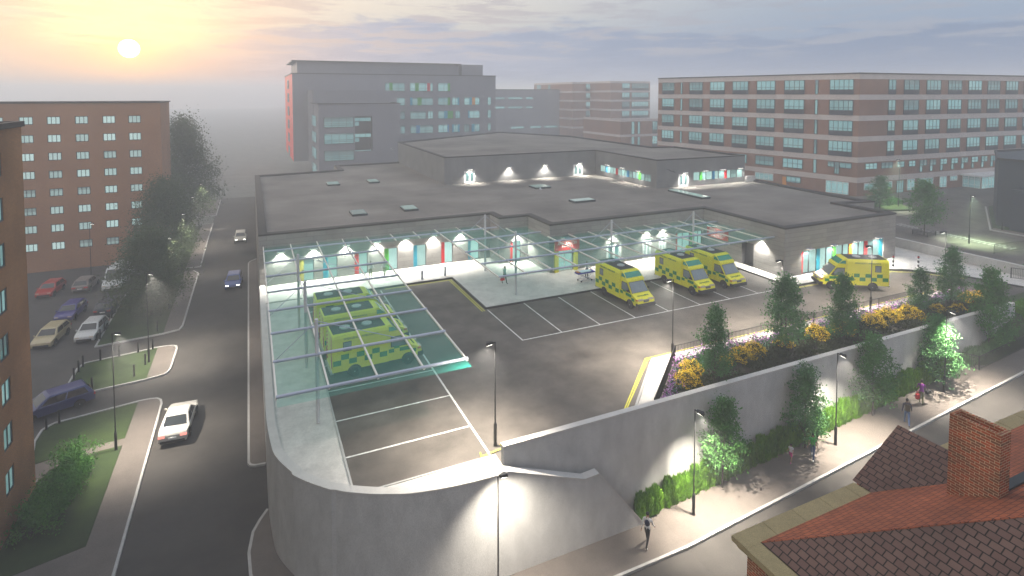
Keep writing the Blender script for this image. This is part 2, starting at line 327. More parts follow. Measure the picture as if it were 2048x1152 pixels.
def sky():
    N = W.node_tree.nodes; Lk = W.node_tree.links; bg = N['Background']
    def math_(op, a, b=None, c=None, clamp=False):
        n = N.new('ShaderNodeMath'); n.operation = op; n.use_clamp = clamp
        for i, q in enumerate((a, b, c)):
            if q is None: continue
            if isinstance(q, (int, float)): n.inputs[i].default_value = q
            else: Lk.new(q, n.inputs[i])
        return n.outputs[0]
    def mixc(f, a, b, mode='MIX'):
        n = N.new('ShaderNodeMix'); n.data_type = 'RGBA'; n.blend_type = mode
        for i, q in ((0, f), (6, a), (7, b)):
            if isinstance(q, (int, float)): n.inputs[i].default_value = q
            elif isinstance(q, tuple): n.inputs[i].default_value = q + (1,)
            else: Lk.new(q, n.inputs[i])
        return n.outputs[2]
    def ramp(v, lo, hi, a=0., b=1., smooth=True):
        n = N.new('ShaderNodeMapRange'); n.interpolation_type = 'SMOOTHSTEP' if smooth else 'LINEAR'
        for i, q in enumerate((v, lo, hi, a, b)):
            if isinstance(q, (int, float)): n.inputs[i].default_value = q
            else: Lk.new(q, n.inputs[i])
        return n.outputs[0]
    tc = N.new('ShaderNodeTexCoord').outputs['Generated']
    nz = N.new('ShaderNodeVectorMath'); nz.operation = 'NORMALIZE'; Lk.new(tc, nz.inputs[0]); d = nz.outputs[0]
    sp = N.new('ShaderNodeSeparateXYZ'); Lk.new(d, sp.inputs[0])
    el = math_('MULTIPLY', math_('ARCSINE', sp.outputs[2]), 57.29578)
    az = math_('MULTIPLY', math_('ARCTAN2', sp.outputs[0], sp.outputs[1]), 57.29578)
    dt = N.new('ShaderNodeVectorMath'); dt.operation = 'DOT_PRODUCT'; Lk.new(d, dt.inputs[0]); dt.inputs[1].default_value = sdir
    ang = math_('MULTIPLY', math_('ARCCOSINE', math_('MINIMUM', dt.outputs['Value'], .9999999)), 57.29578)
    cr = N.new('ShaderNodeValToRGB'); Lk.new(math_('DIVIDE', el, 40.), cr.inputs[0])
    E = cr.color_ramp.elements
    E[0].position = 0; E[0].color = (.50, .51, .54, 1); E[1].position = 1; E[1].color = (1.08, 1.06, 1.05, 1)
    for p, c in ((.07, (.50, .53, .58)), (.14, (.60, .61, .62)), (.21, (.78, .73, .66)), (.30, (.88, .84, .79)), (.5, (1.0, .99, .98))):
        e = E.new(p); e.color = c + (1,)
    base = cr.outputs[0]
    cool = ramp(az, 6., 58.)
    base = mixc(cool, base, mixc(1.0, base, (.46, .60, .84), 'MULTIPLY'))
    # clouds: one long bank right of the sun and thin streaks
    cv = N.new('ShaderNodeCombineXYZ'); Lk.new(math_('MULTIPLY', az, .11), cv.inputs[0]); Lk.new(math_('MULTIPLY', el, .55), cv.inputs[1])
    n1 = N.new('ShaderNodeTexNoise'); n1.inputs['Scale'].default_value = 1.; n1.inputs['Detail'].default_value = 9; n1.inputs['Roughness'].default_value = .58; Lk.new(cv.outputs[0], n1.inputs[0])
    cv2 = N.new('ShaderNodeCombineXYZ'); Lk.new(math_('MULTIPLY', az, .16), cv2.inputs[0]); Lk.new(math_('MULTIPLY', el, 1.3), cv2.inputs[1]); cv2.inputs[2].default_value = 4.2
    n2 = N.new('ShaderNodeTexNoise'); n2.inputs['Scale'].default_value = 1.; n2.inputs['Detail'].default_value = 9; n2.inputs['Roughness'].default_value = .62; n2.inputs['Distortion'].default_value = .3; Lk.new(cv2.outputs[0], n2.inputs[0])
    wob = math_('MULTIPLY', math_('SUBTRACT', n1.outputs[0], .5), 6.5)
    top = math_('ADD', ramp(az, -8., 10., 4.6, 7.3), wob)
    top = math_('SUBTRACT', top, ramp(az, 18., 50., 0., 1.6))
    bank = math_('MULTIPLY', ramp(math_('SUBTRACT', top, el), -.15, .8), ramp(az, -12., 0.))
    tint = mixc(ramp(n2.outputs[0], .35, .65), (.30, .38, .56), (.42, .49, .66))
    tint = mixc(cool, tint, (.20, .28, .44))
    c = mixc(math_('MULTIPLY', bank, .9), base, tint)
    streak = math_('MULTIPLY', ramp(n2.outputs[0], .47, .60), math_('MULTIPLY', ramp(el, 2.6, 4.5), ramp(el, 10., 16., 1., 0.)))
    c = mixc(math_('MULTIPLY', streak, .75), c, mixc(cool, (.52, .48, .52), (.36, .40, .50)))
    # warm light scattered round the sun
    w1 = math_('POWER', ramp(ang, 0., 22., 1., 0., False), 2.4)
    c = mixc(math_('MULTIPLY', w1, .55), c, (.98, .55, .25))
    w2 = math_('POWER', ramp(ang, .8, 7., 1., 0., False), 3.)
    rim = math_('MULTIPLY', math_('MULTIPLY', ramp(n2.outputs[0], .36, .52), ramp(ang, 1., 10., 1., 0.)), ramp(el, 3., 5.))
    c = mixc(w2, c, (.55, .24, .03), 'ADD')
    c = mixc(math_('MULTIPLY', rim, .8), c, (.7, .42, .15), 'ADD')
    c = mixc(math_('MULTIPLY', ramp(ang, .70, .80, 1., 0.), 1.), c, (6., 5.2, 3.4))
    ns = N.new('ShaderNodeTexSky'); ns.sky_type = 'NISHITA'; ns.sun_disc = False; ns.sun_elevation = SEL; ns.sun_rotation = SAZ; ns.air_density = 1; ns.dust_density = 3
    lo = ramp(el, -4., 0.)
    c = mixc(lo, (.10, .10, .10), c)
    sc = N.new('ShaderNodeVectorMath'); sc.operation = 'SCALE'; sc.inputs['Scale'].default_value = 10.; Lk.new(c, sc.inputs[0])
    fin = mixc(.85, ns.outputs[0], sc.outputs[0])
    Lk.new(fin, bg.inputs[0]); bg.inputs[1].default_value = .10
sky()
scene.view_settings.view_transform = 'Standard'; scene.view_settings.look = 'None'; scene.view_settings.exposure = .2; scene.view_settings.gamma = 1
cy = scene.cycles; cy.use_denoising = True; cy.max_bounces = 7; cy.diffuse_bounces = 2; cy.glossy_bounces = 2; cy.transmission_bounces = 4; cy.transparent_max_bounces = 14; cy.volume_bounces = 2
cy.sample_clamp_indirect = 6; cy.caustics_reflective = False; cy.caustics_refractive = False; cy.volume_step_rate = 4; cy.use_light_tree = True

def spot(name, loc, energy, angle=110, blend=.7, color=(1, .93, .82), aim=(0, 0, -1), r=.08, parent=None):
    l = bpy.data.lights.new(name, 'SPOT'); l.energy = energy; l.spot_size = R(angle); l.spot_blend = blend; l.color = color; l.shadow_soft_size = r
    o = bpy.data.objects.new(name, l); col.objects.link(o); o.location = loc; o.rotation_euler = Vector(aim).to_track_quat('-Z', 'Y').to_euler()
    if parent is not None: o.parent = parent; KID.setdefault(parent, []).append(o)
    return o

# ------------------------------------------------------------------ ground
def zst(x, y=0): return -5 + .08 * (min(max(x, 20), 82.5) - 20)
def structure(name, mb, m=None):
    o = mb.build(name, None, m); return tag(o, kind='structure')
g = MB().mat(M['ground'])
xs = [-900, 20, 82.5, 900]
for a, b in zip(xs, xs[1:]): g.face([(a, -400, zst(a)-.03), (b, -400, zst(b)-.03), (b, 1000, zst(b)-.03), (a, 1000, zst(a)-.03)])
structure('ground', g)
rd = MB().mat(M['roadasph']).sheet([(-6.5, -30), (.6, -30), (.6, 142), (-6.5, 142)], -5)
rd.sheet([(-12.05, 49), (-6.5, 49), (-6.5, 64.5), (-12.05, 64.5)], -5); rd.sheet([(-14, 84), (-6.5, 84), (-6.5, 88), (-14, 88)], -5)
structure('left_road', rd)
fr = MB().mat(M['roadasph'])
for a, b in ((.6, 20), (20, 82.5), (82.5, 160)): fr.face([(a, -30, zst(a)), (b, -30, zst(b)), (b, 22.3, zst(b)), (a, 22.3, zst(a))])
fr.sheet([(.6, 22.3), (11, 22.3), (11, 34), (.6, 34)], -5)
structure('front_road', fr)
structure('car_park', MB().mat(mat('car park asphalt', (.075, .068, .06), .9, .25, .3, .2, 40, fine=.2)).sheet([(-60, 47), (-12.05, 47), (-12.05, 64.5), (-13.5, 64.5), (-13.5, 93.1), (-60, 93.1)], -5.008))
lawn = MB().mat(M['grass'])
zl = -4.9
lawn.prism([(-8.15, 45.1), (-8.14, 50.1), (-12.95, 49.2), (-13.45, 48.6), (-13.48, 47.2), (-12.9, 44.3), (-9.5, 44.95)], -5.1, zl)
lawn.prism([(-8.15, 34.95), (-8.15, 44.25), (-9.35, 44.15), (-11.76, 43.2), (-12.04, 41.6), (-12.04, 34)], -5.1, zl)
lawn.prism([(-8.15, 54.05), (-8.16, 60.25), (-13.38, 59.35), (-13.62, 58.4), (-13.6, 55.9), (-13.2, 54.2), (-12.3, 53.5)], -5.1, zl)
lawn.prism([(-8.13, 63.9), (-13.3, 63.1), (-13.45, 73.3), (-13.4, 84), (-8.3, 85)], -5.1, zl)
lawn.prism([(-8.2, 88), (-13.4, 88), (-13.4, 112), (-8.2, 114)], -5.1, zl)
structure('lawn', lawn)
pv = MB().mat(M['pinkpave']); zp = -4.88
pv.prism([(-6.5, 10), (-6.52, 49.3), (-6.86, 50.1), (-8.13, 50.2), (-8.13, 34.9), (-12.03, 33.9), (-12.03, 10)], -5.1, zp)
pv.prism([(-8.13, 45.1), (-9.5, 44.95), (-12.75, 44.2), (-12.9, 41.9), (-12.03, 41.9), (-11.76, 43.2), (-9.35, 44.15), (-8.13, 44.25)], -5.1, zp - .01)
pv.prism([(-8.14, 54), (-6.91, 54.4), (-6.63, 55.5), (-6.57, 59.5), (-7.04, 60.27), (-8.14, 60.33)], -5.1, zp)
pv.prism([(-8.12, 63.8), (-6.77, 64.27), (-6.63, 65.3), (-6.58, 83.6), (-7.2, 85), (-8.2, 85.1)], -5.1, zp)
pv.prism([(-6.51, 86.8), (-6.6, 101), (-6.5, 115), (-8.2, 114.6), (-8.2, 87)], -5.1, zp)
pv.prism([(-6.34, 122.6), (-6.3, 141), (-9.5, 141), (-9.46, 122)], -5.1, zp)
pv.prism([(-.5, 38.6), (-.55, 86), (.5, 87.5), (.5, 38.3), (-.2, 38.35)], -5.1, zp)
isl = [(.45, 33.9), (.05, 33.2), (-.30, 32.4), (-.5, 31), (-.42, 29.5), (-.1, 27.6), (.5, 26), (1.6, 24.5), (3.2, 23.3), (5.2, 22.5), (8, 22.1), (11, 22.0)]
pv.prism(isl + [(11, 24.6), (4, 27.5), (1.0, 31), (.6, 33.9)], -5.1, zp)
structure('pavement', pv)
fp = MB().mat(M['pinkpave'])
for a, b in ((11, 20), (20, 82.5)):
    y1 = 24.35 if b == 20 else 25.1
    fp.mesh([(a, 22, zst(a)+.12), (b, 22, zst(b)+.12), (b, y1, zst(b)+.12), (a, y1, zst(a)+.12), (a, 22, zst(a)-.1), (b, 22, zst(b)-.1)], [(0, 1, 2, 3), (4, 5, 1, 0)])
structure('front_pavement', fp)
kb = MB().mat(M['kerb'])
def kerb(pts, z=-5, h=.135, w=.14): kb.wallrun(pts, w, (lambda x, y: z(x, y) - .05) if callable(z) else z - .05, (lambda x, y: z(x, y) + h) if callable(z) else z + h)
kerb([(-6.46, 10), (-6.47, 47), (-6.5, 49.2), (-6.62, 49.75), (-6.9, 50.12), (-7.4, 50.28), (-8.1, 50.26), (-13.0, 49.33), (-13.3, 49.05), (-13.56, 48.6), (-13.58, 47.2), (-12.95, 44.3)])
kerb([(-12.3, 53.4), (-8.1, 53.95), (-6.95, 54.3), (-6.68, 54.7), (-6.58, 55.5), (-6.52, 59.4), (-6.65, 60.05), (-7.04, 60.33), (-8.14, 60.4), (-13.45, 59.45), (-13.75, 58.45), (-13.72, 55.9), (-13.3, 54.1), (-12.3, 53.4)])
kerb([(-13.5, 84), (-13.5, 73.3), (-13.4, 62.98), (-8.1, 63.75), (-6.8, 64.2), (-6.6, 65.2), (-6.53, 83.5), (-7.2, 85.1)])
kerb([(-8.2, 86.75), (-6.5, 86.75), (-6.55, 101), (-6.45, 115.1), (-8.2, 114.7)]); kerb([(-9.5, 121.9), (-6.3, 122.5), (-6.25, 141)])
kerb([(.45, 38.3), (-.15, 38.35), (-.4, 38.5), (-.52, 38.8), (-.57, 60), (-.62, 85.6), (-.4, 86.5), (.4, 87.5)])
kerb(isl[:-1] + [(11, 22.0)])
kerb([(11, 22.0), (20, 22.0), (40, 22.0), (60, 22.0), (82.5, 22.0)], z=zst)
structure('kerbs', kb)
# ------------------------------------------------------------------ the raised hospital yard
CT = [(.50, 58.2), (.50, 37.5), (.50, 35.7), (.53, 33.3), (.69, 30.9), (.88, 29.95), (1.25, 29.0), (1.6, 28.3), (2.14, 27.55), (2.88, 26.72), (3.57, 26.1), (4.25, 25.66), (4.9, 25.3), (5.46, 25.05), (6.25, 24.74), (7.65, 24.44), (9.06, 24.28), (10.7, 24.2)]
def smooth_curve(P, n=4):
    out = []
    for i in range(len(P) - 1):
        p0 = Vector(P[max(0, i-1)]); p1 = Vector(P[i]); p2 = Vector(P[i+1]); p3 = Vector(P[min(len(P)-1, i+2)])
        for k in range(n):
            t_ = k / n; q = .5*((2*p1) + (p2-p0)*t_ + (2*p0-5*p1+4*p2-p3)*t_*t_ + (3*p1-p0-3*p2+p3)*t_**3); out.append((q.x, q.y))
    return out + [P[-1]]
CT = CT[:1] + smooth_curve(CT[1:])
deckpoly = [(x + .25, y + (.25 if y < 28 else 0)) for x, y in CT] + [(10.9, 25.2), (57.4, 25.2), (82.5, 25.2), (890, 25.2), (890, 138), (.75, 138)]
structure('yard', MB().mat(M['asphalt']).prism(deckpoly, -6, 0, bottom=False))
inner = [(x + .35, y + (.3 if y < 29 else .1)) for x, y in CT]
pd = MB().mat(M['paving'])
pd.prism([(.85, 53.6), (3.95, 53.6), (3.95, 26.42)] + [p for p in inner[::-1] if p[1] < 53 and p[0] < 3.93], 0, .06, False)
pd.prism([(4.62, 26.05), (11.0, 26.05), (11.0, 24.6)] + [p for p in inner[::-1] if 4.5 < p[0] < 11], 0, .06, False)
pd.prism([(.85, 58.3), (.85, 53.6), (17.95, 53.6), (17.95, 44.65), (46.4, 44.65), (46.4, 39.0), (47.5, 37.7), (60.2, 37.15), (62.2, 36), (63.3, 34.5), (64.9, 32.8), (66.4, 28.3), (69.8, 28.3), (69.8, 58.3)], 0, .13, False)
pd.prism([(18.9, 25.3), (24.95, 31.0), (60, 30.9), (60, 30.35), (26.1, 30.3), (20.4, 25.3)], 0, .12, False)
structure('yard_paving', pd)
kd = MB().mat(M['kerb']); kd.wallrun([(3.98, 26.5), (3.98, 53.55), (17.98, 53.55)], .1, 0, .10); kd.wallrun([(4.7, 25.98), (11.0, 25.98)], .1, 0, .10)
kd.mat(mat('dark kerb', (.05, .048, .045), .8))
for l in ([(9, 53.5), (17.98, 53.5)], [(17.98, 53.5), (17.98, 44.6)], [(17.98, 44.6), (46.35, 44.6)], [(46.35, 44.6), (46.35, 39), (47.45, 37.65), (60.2, 37.1), (62.15, 35.95), (63.25, 34.45), (64.85, 32.75), (66.35, 28.3)]): kd.wallrun(l, .12, 0, .145)
kd.mat(M['kerb']); kd.wallrun([(18.75, 25.3), (24.9, 31.08), (60, 30.98)], .14, 0, .135)
structure('yard_kerbs', kd)
wl = MB().mat(M['white']); zw = .008
wl.line([(10.77, 25.98), (10.77, 53)], .12, zw)
for y in (29.0, 32.53, 36.05, 39.6, 43.1, 46.6, 50.1): wl.line([(3.98, y), (10.77, y)], .11, zw)
for x in (21.55, 25.04, 28.46, 31.9, 35.36, 38.82, 42.3): wl.line([(x, 37.7), (x, 44.55)], .10, zw)
wl.line([(18.05, 44.4), (18.17, 37.67)], .10, zw); wl.line([(18.12, 37.72), (45.9, 37.72)], .11, zw + .003)
yl = MB().mat(M['yellow'])
for o in (.22, .42):
    yl.line([(11.2, 53.5 - o), (17.95 - o, 53.5 - o), (17.95 - o, 44.2)], .08, zw)
    yl.line([(18.35 - o*.7, 25.5), (24.75 - o*.2, 31.08 + o), (60, 31.0 + o)], .08, zw)
    yl.line([(46.5, 37.5 - o*.6), (60, 37.0 - o), (61.9, 35.8 - o), (62.95, 34.3 - o), (64.4, 32.6 - o)], .08, zw)
yl.line([(10.3, 26.15), (11.6, 26.35), (11.55, 26.7)], .08, .075); yl.line([(10.3, 26.15), (10.35, 26.5)], .08, .075)
tag(wl.build('white_markings'), kind='structure'); tag(yl.build('yellow_markings'), kind='structure')
# further ground to the right: path, lawn, hatching
rp = MB().mat(M['pinkpave']).prism([(80, 53.4), (93, 52.7), (94, 54.3), (84, 57.3)], 0, .08, False); rp.mat(M['kerb']).wallrun([(108, 51.5), (90.3, 42.4), (90.4, 38)], .2, 0, .14)
rp.mat(M['pinkpave']).prism([(90.5, 42.2), (92.0, 42.9), (92.1, 36), (90.5, 36)], 0, .1, False)
structure('side_path', rp)
lw = MB().mat(M['grass']).prism([(83, 58.2), (94.3, 54.8), (97, 58), (96, 64), (80, 64)], 0, .25, False)
lw.prism([(92.1, 43), (109, 51.6), (140, 50), (140, 30), (92.2, 30)], 0, .12, False); structure('side_lawn', lw)
dl = MB().mat(M['white'])
for i in range(26):
    t = i / 25; x = 82.6 - .8 * t; y = 50 - 13.6 * t; dl.line([(x, y), (x + .9, y - .25)], .12, zw); dl.line([(x - .3, y), (x - .3, y - .35)], .12, zw)
tag(dl.build('hatch_markings'), kind='structure')
bk = MB().mat(M['grass'])
zb = lambda x: -2.6 + 2.62 * min(1, max(0, (x - 49.3) / 8.1))
X = [49.3, 51, 53, 55, 57.4, 62, 70, 82.5]
for a, b in zip(X, X[1:]):
    ya = 24.9 if a < 49.5 else 23.75; yb = 23.75
    bk.face([(a, ya, zst(a)+.13), (b, yb, zst(b)+.13), (b, 24.96, max(zb(b), zst(b)+.13)), (a, 24.96, max(zb(a), zst(a)+.13))])
for a, b in zip(X[4:], X[5:]): bk.face([(a, 24.96, .02), (b, 24.96, .02), (b, 27.6, .05), (a, 27.6, .05)])
structure('grass_bank', bk)

# ------------------------------------------------------------------ retaining walls
t = thing('retaining_wall', 'curved smooth concrete retaining wall with pale coping, sweeping round the near corner of the yard', 'wall', (.5, 35, -5))
WING = [(10.7, .42), (15.2, -1.27), (16.05, -1.22), (19.03, -4.9)]
def zc_(x, y):
    if x <= 10.7 or y > 24.9: return .3
    for (a, za), (b, zb_) in zip(WING, WING[1:]):
        if a <= x <= b: return za + (zb_ - za) * (x - a) / (b - a)
    return -4.9
ctr = [(x + .2, y) if y > 33 else (x + .2 * (1 if x < 1.5 else .5), y + (.2 if y < 26.5 else .12)) for x, y in CT]
wing = [(10.9, 24.4)] + [(10.7 + (15.2 - 10.7) * k / 6, 24.4) for k in range(1, 7)] + [(15.6, 24.4), (16.05, 24.4), (17.5, 24.4), (19.03, 24.4)]
path = ctr[:-1] + wing
MB().mat(M['concrete']).wallrun(path, .4, -5.4, lambda x, y: zc_(x, y) - .07).build('wall_face', t)
MB().mat(M['coping']).wallrun(path, .46, lambda x, y: zc_(x, y) - .068, zc_).build('coping', t)
t = thing('retaining_wall', 'long straight grey concrete retaining wall along the footway below the flower bed', 'wall', (11, 25.15, -5))
MB().mat(M['concrete']).box((11.0, 25.0, -5.4), (57.36, 25.3, 1.0)).build('wall_face', t)
MB().mat(M['coping']).box((10.98, 24.97, 1.0), (57.38, 25.33, 1.075)).build('coping', t)
t = thing('low_wall', 'low grey concrete wall with pale top closing off the yard exit beside the hospital', 'wall', (70, 36, 0))
MB().mat(M['concrete']).box((69.9, 20.5, 0), (70.2, 45.3, 1.12)).build('wall_face', t); MB().mat(M['coping']).box((69.86, 20.5, 1.12), (70.24, 45.34, 1.19)).build('coping', t)
structure('planting_bed', MB().mat(M['soil']).prism([(20.6, 25.32), (26.15, 30.2), (60, 30.2), (60, 25.32)], 0, .2, False))
WL_FRONT = 1500; WL_UP = 1300
# ------------------------------------------------------------------ facade helper: a wall with real openings and reveals
def facade(name, parent, p0, p1, z0, z1, openings, m, reveal=.14, mrev=None):
    """p0 -> p1 runs left to right seen from outside; openings (u0,u1,z0,z1) in metres"""
    a = Vector((p0[0], p0[1])); b = Vector((p1[0], p1[1])); L = (b - a).length; u = (b - a) / L; n = Vector((u.y, -u.x))
    us = sorted({0., L} | {q for o in openings for q in o[:2]}); zs = sorted({z0, z1} | {q for o in openings for q in o[2:]})
    us = [q for q in us if -1e-6 <= q <= L + 1e-6]; zs = [q for q in zs if z0 - 1e-6 <= q <= z1 + 1e-6]
    mb = MB().mat(m); P = lambda s, z, d=0: (a.x + u.x*s - n.x*d, a.y + u.y*s - n.y*d, z)
    inside = lambda s, z: any(o[0] < s < o[1] and o[2] < z < o[3] for o in openings)
    for i in range(len(us) - 1):
        j = 0
        while j < len(zs) - 1:
            sc = (us[i] + us[i+1]) / 2
            if inside(sc, (zs[j] + zs[j+1]) / 2): j += 1; continue
            k = j
            while k + 1 < len(zs) - 1 and not inside(sc, (zs[k+1] + zs[k+2]) / 2): k += 1
            mb.face([P(us[i], zs[j]), P(us[i+1], zs[j]), P(us[i+1], zs[k+1]), P(us[i], zs[k+1])]); j = k + 1
    if mrev: mb.mat(mrev)
    for (s0, s1, w0, w1) in openings:
        d = reveal
        mb.face([P(s0, w0), P(s0, w0, d), P(s0, w1, d), P(s0, w1)][::-1]); mb.face([P(s1, w0), P(s1, w0, d), P(s1, w1, d), P(s1, w1)])
        mb.face([P(s0, w0), P(s1, w0), P(s1, w0, d), P(s0, w0, d)][::-1]); mb.face([P(s0, w1), P(s1, w1), P(s1, w1, d), P(s0, w1, d)])
    return mb.build(name, parent), (a, u, n)
WCACHE = {}
def window(parent, fr, s0, s1, z0, z1, nx=2, rows=(0., 1.), fm='frame', pm='lit', ft=.07, depth=.12, spandrel=0., panels=(), name='window', proud=.0):
    """frame with mullions as the part, its panes and coloured panels as sub-parts; local x right, -y outward"""
    a, u, n = fr; w = s1 - s0; h = z1 - z0
    key = (round(w, 2), round(h, 2), nx, rows, fm, pm, ft, depth, spandrel, panels)
    if key not in WCACHE:
        F = MB().mat(M[fm]); y0 = depth - .07; y1 = depth; gz = h * spandrel
        F.box((0, y0, gz), (ft, y1, h)); F.box((w-ft, y0, gz), (w, y1, h)); F.box((ft, y0, h-ft), (w-ft, y1, h)); F.box((ft, y0, gz), (w-ft, y1, gz+ft))
        for i in range(1, nx): x = w*i/nx; F.box((x-ft*.4, y0+.004, gz+ft), (x+ft*.4, y1, h-ft))
        for r_ in rows:
            if 0 < r_ < 1: z = gz + (h-gz)*r_; F.box((ft, y0+.008, z-ft*.4), (w-ft, y1, z+ft*.4))
        if spandrel: F.mat(M['spandrel']).box((0, y0+.012, 0), (w, y1, gz - .003))
        G = MB().mat(M[pm]); G.face([(ft, y1-.02, gz+ft), (w-ft, y1-.02, gz+ft), (w-ft, y1-.02, h-ft), (ft, y1-.02, h-ft)])
        Q = []
        for (f0, f1, pc) in panels:
            q = MB().mat(M['p_'+pc]); q.box((w*f0, y0-.03, gz+.02), (w*f1, y1-.03, h-.02)); Q.append((q.make('panel'), pc))
        WCACHE[key] = (F.make(name), G.make('pane'), Q)
    fm_, gm, Q = WCACHE[key]
    org = ORG[parent]; p = Vector((a.x + u.x*s0 + n.x*proud, a.y + u.y*s0 + n.y*proud, z0)) - org
    o = inst(fm_, name, parent, p, math.atan2(u.y, u.x)); inst(gm, 'pane', o)
    for q, pc in Q: tag(inst(q, 'panel', o), pc.replace('p_', '').replace('yell', 'yellow') + ' coloured panel')
    return o
def walllight(parent, x, y, z, nx, ny, energy=60, angle=120, name='wall_light', out=.28):
    """small hooded fitting on a wall; nx,ny points away from the wall"""
    org = ORG[parent]; mb = MB().mat(M['steel']); T = Matrix.Translation((x, y, z)) @ Matrix.Rotation(math.atan2(ny, nx), 4, 'Z')
    mb.box((0, -.05, -.03), (out, .05, .03), T); mb.box((.05, -.36, .0), (out + .22, .36, .05), T); mb.mat(M['lampon']); mb.box((.09, -.32, -.02), (out + .18, .32, -.002), T)
    o = mb.build(name, parent)
    spot('wall_lamp', Vector((x + nx*(out*.8), y + ny*(out*.8), z - .06)) - org, energy, angle, .55, (1, .97, .90), (nx*.12, ny*.12, -1), .06, parent)
    return o
def flatroof(parent, poly, z, cw, name='roof', cz=.0, drop=.25):
    if area(poly) < 0: poly = poly[::-1]
    MB().mat(M['roof']).sheet(inset(poly, cw), z - drop).build(name, parent)
    c = MB().mat(M['parapet']); q = inset(poly, cw); pp = inset(poly, -.03); n = len(poly)
    for i in range(n):
        j = (i + 1) % n
        c.face([(*pp[i], z), (*pp[j], z), (*q[j], z), (*q[i], z)]); c.face([(*pp[i], z-.14), (*pp[j], z-.14), (*pp[j], z), (*pp[i], z)])
        c.face([(*q[i], z), (*q[j], z), (*q[j], z-drop), (*q[i], z-drop)]); c.face([(*pp[j], z-.14), (*pp[i], z-.14), (*poly[i], z-.14), (*poly[j], z-.14)])
    c.build('parapet', parent)
def inset(poly, d):
    n = len(poly); out = []
    for i in range(n):
        p0, p, p1 = (Vector(poly[i-1]), Vector(poly[i]), Vector(poly[(i+1) % n])); a = (p - p0).normalized(); b = (p1 - p).normalized()
        na = Vector((-a.y, a.x)); nb = Vector((-b.y, b.x)); c = na + nb; c = c / max(.15, c.dot(na)) if c.length > 1e-6 else na
        out.append(tuple(p + c * d))
    return out
def text(body, size, m, parent, T, name='lettering', mirror=False, ext=.008, align='CENTER'):
    cu = bpy.data.curves.new(name, 'FONT'); cu.body = body; cu.size = size; cu.align_x = align; cu.align_y = 'CENTER'; cu.extrude = ext; cu.space_line = .85; cu.resolution_u = 2
    tmp = bpy.data.objects.new('tmp', cu); col.objects.link(tmp); dg = bpy.context.evaluated_depsgraph_get()
    me = bpy.data.meshes.new_from_object(tmp.evaluated_get(dg)); bpy.data.objects.remove(tmp); me.materials.clear(); me.materials.append(m)
    S = Matrix.Diagonal((-1 if mirror else 1, 1, 1, 1)); me.transform(T @ S)
    if mirror: me.flip_normals()
    me.name = name; return inst(me, name, parent)
def frameT(p, u, n):                # text plane: x along u, y up, z along outward n
    u = Vector((u[0], u[1], 0)).normalized(); n = Vector((n[0], n[1], 0)).normalized()
    return Matrix(((u.x, 0, n.x, p[0]), (u.y, 0, n.y, p[1]), (0, 1, 0, p[2]), (0, 0, 0, 1)))

# ------------------------------------------------------------------ emergency department
H = thing('hospital_building', 'low flat roofed grey stone clad emergency department with coloured window panels behind the ambulance yard', 'building', (30, 60, 0))
ZR = 5.12
main = [(.5, 58.3), (24.03, 58.3), (24.03, 55.7), (27.45, 55.7), (27.45, 50.7), (47.85, 50.7), (47.85, 39.6), (65.3, 39.6), (65.3, 46.1), (70, 45.1), (70, 51), (71.2, 66), (72, 112), (14, 110), (14, 103.5), (10, 102.7), (.5, 101.7)]
flatroof(H, main, ZR, .75)
# left front
op = []; W_ = []
for (pc, x0, x1, x2) in (('olive', 3.98, 4.46, 5.4), ('cyan', 6.24, 6.71, 7.62), ('red', 9.27, 9.71, 10.6), ('green', 12.28, 12.75, 13.68), ('cyan', 15.32, 15.75, 16.73), ('red', 18.36, 18.78, 19.7), ('cyan', 21.42, 21.77, 22.75)):
    op.append((x0 - .5, x2 - .5, .13, 2.45)); W_.append((x0 - .5, x2 - .5, pc, (x1 - x0) / (x2 - x0)))
o, fr = facade('wall', H, (.5, 58.3), (24.03, 58.3), -.05, ZR - .02, op, M['panel'], .32)
for s0, s1, pc, f in W_: window(H, fr, s0, s1, .13, 2.45, 1, depth=.22, panels=((0., f, pc),))
facade('wall', H, (24.03, 58.3), (24.03, 55.7), 0, ZR - .02, [], M['panel'])
o, fr = facade('wall', H, (24.03, 55.7), (27.45, 55.7), 0, ZR - .02, [(1.3, 2.6, .13, 2.4)], M['panel'], .25); window(H, fr, 1.3, 2.6, .13, 2.4, 1, depth=.2, panels=((0., .25, 'red'),))
facade('wall', H, (27.45, 55.7), (27.45, 50.7), 0, ZR - .02, [], M['panel'])
# adults' entrance front
op = [(.95, 2.75, .13, 2.5), (6.9, 8.85, .13, 2.35), (11.66, 12.85, .13, 2.35), (13.87, 14.95, .13, 2.35), (16.3, 18.4, .13, 2.5), (18.42, 20.2, .13, 2.5)]
o, fr = facade('wall', H, (27.45, 50.7), (47.85, 50.7), 0, ZR - .02, op, M['panel'], .25)
for s0, s1, z0, z1 in op[1:4]:
    window(H, fr, s0, s1, z0, z1, 2, (0., 1.), 'doorwhite', 'lit2', .3, .12, name='door')
window(H, fr, .95, 2.75, .13, 2.5, 2, (0., .42, 1.), 'framewh', 'lit', .08, .2, name='door')
window(H, fr, 16.3, 18.4, .13, 2.5, 2, depth=.18, panels=((0., .14, 'red'),)); window(H, fr, 18.42, 20.2, .13, 2.5, 3, depth=.18, panels=((0., .17, 'green'),))
pt = MB().mat(M['p_yell']); pt.box((27.95, 50.42, .13), (28.38, 50.72, 3.0)); pt.box((30.22, 50.42, .13), (30.65, 50.72, 3.0)); pt.box((28.38, 50.45, 2.5), (30.22, 50.72, 3.0)); pt.build('portal', H)
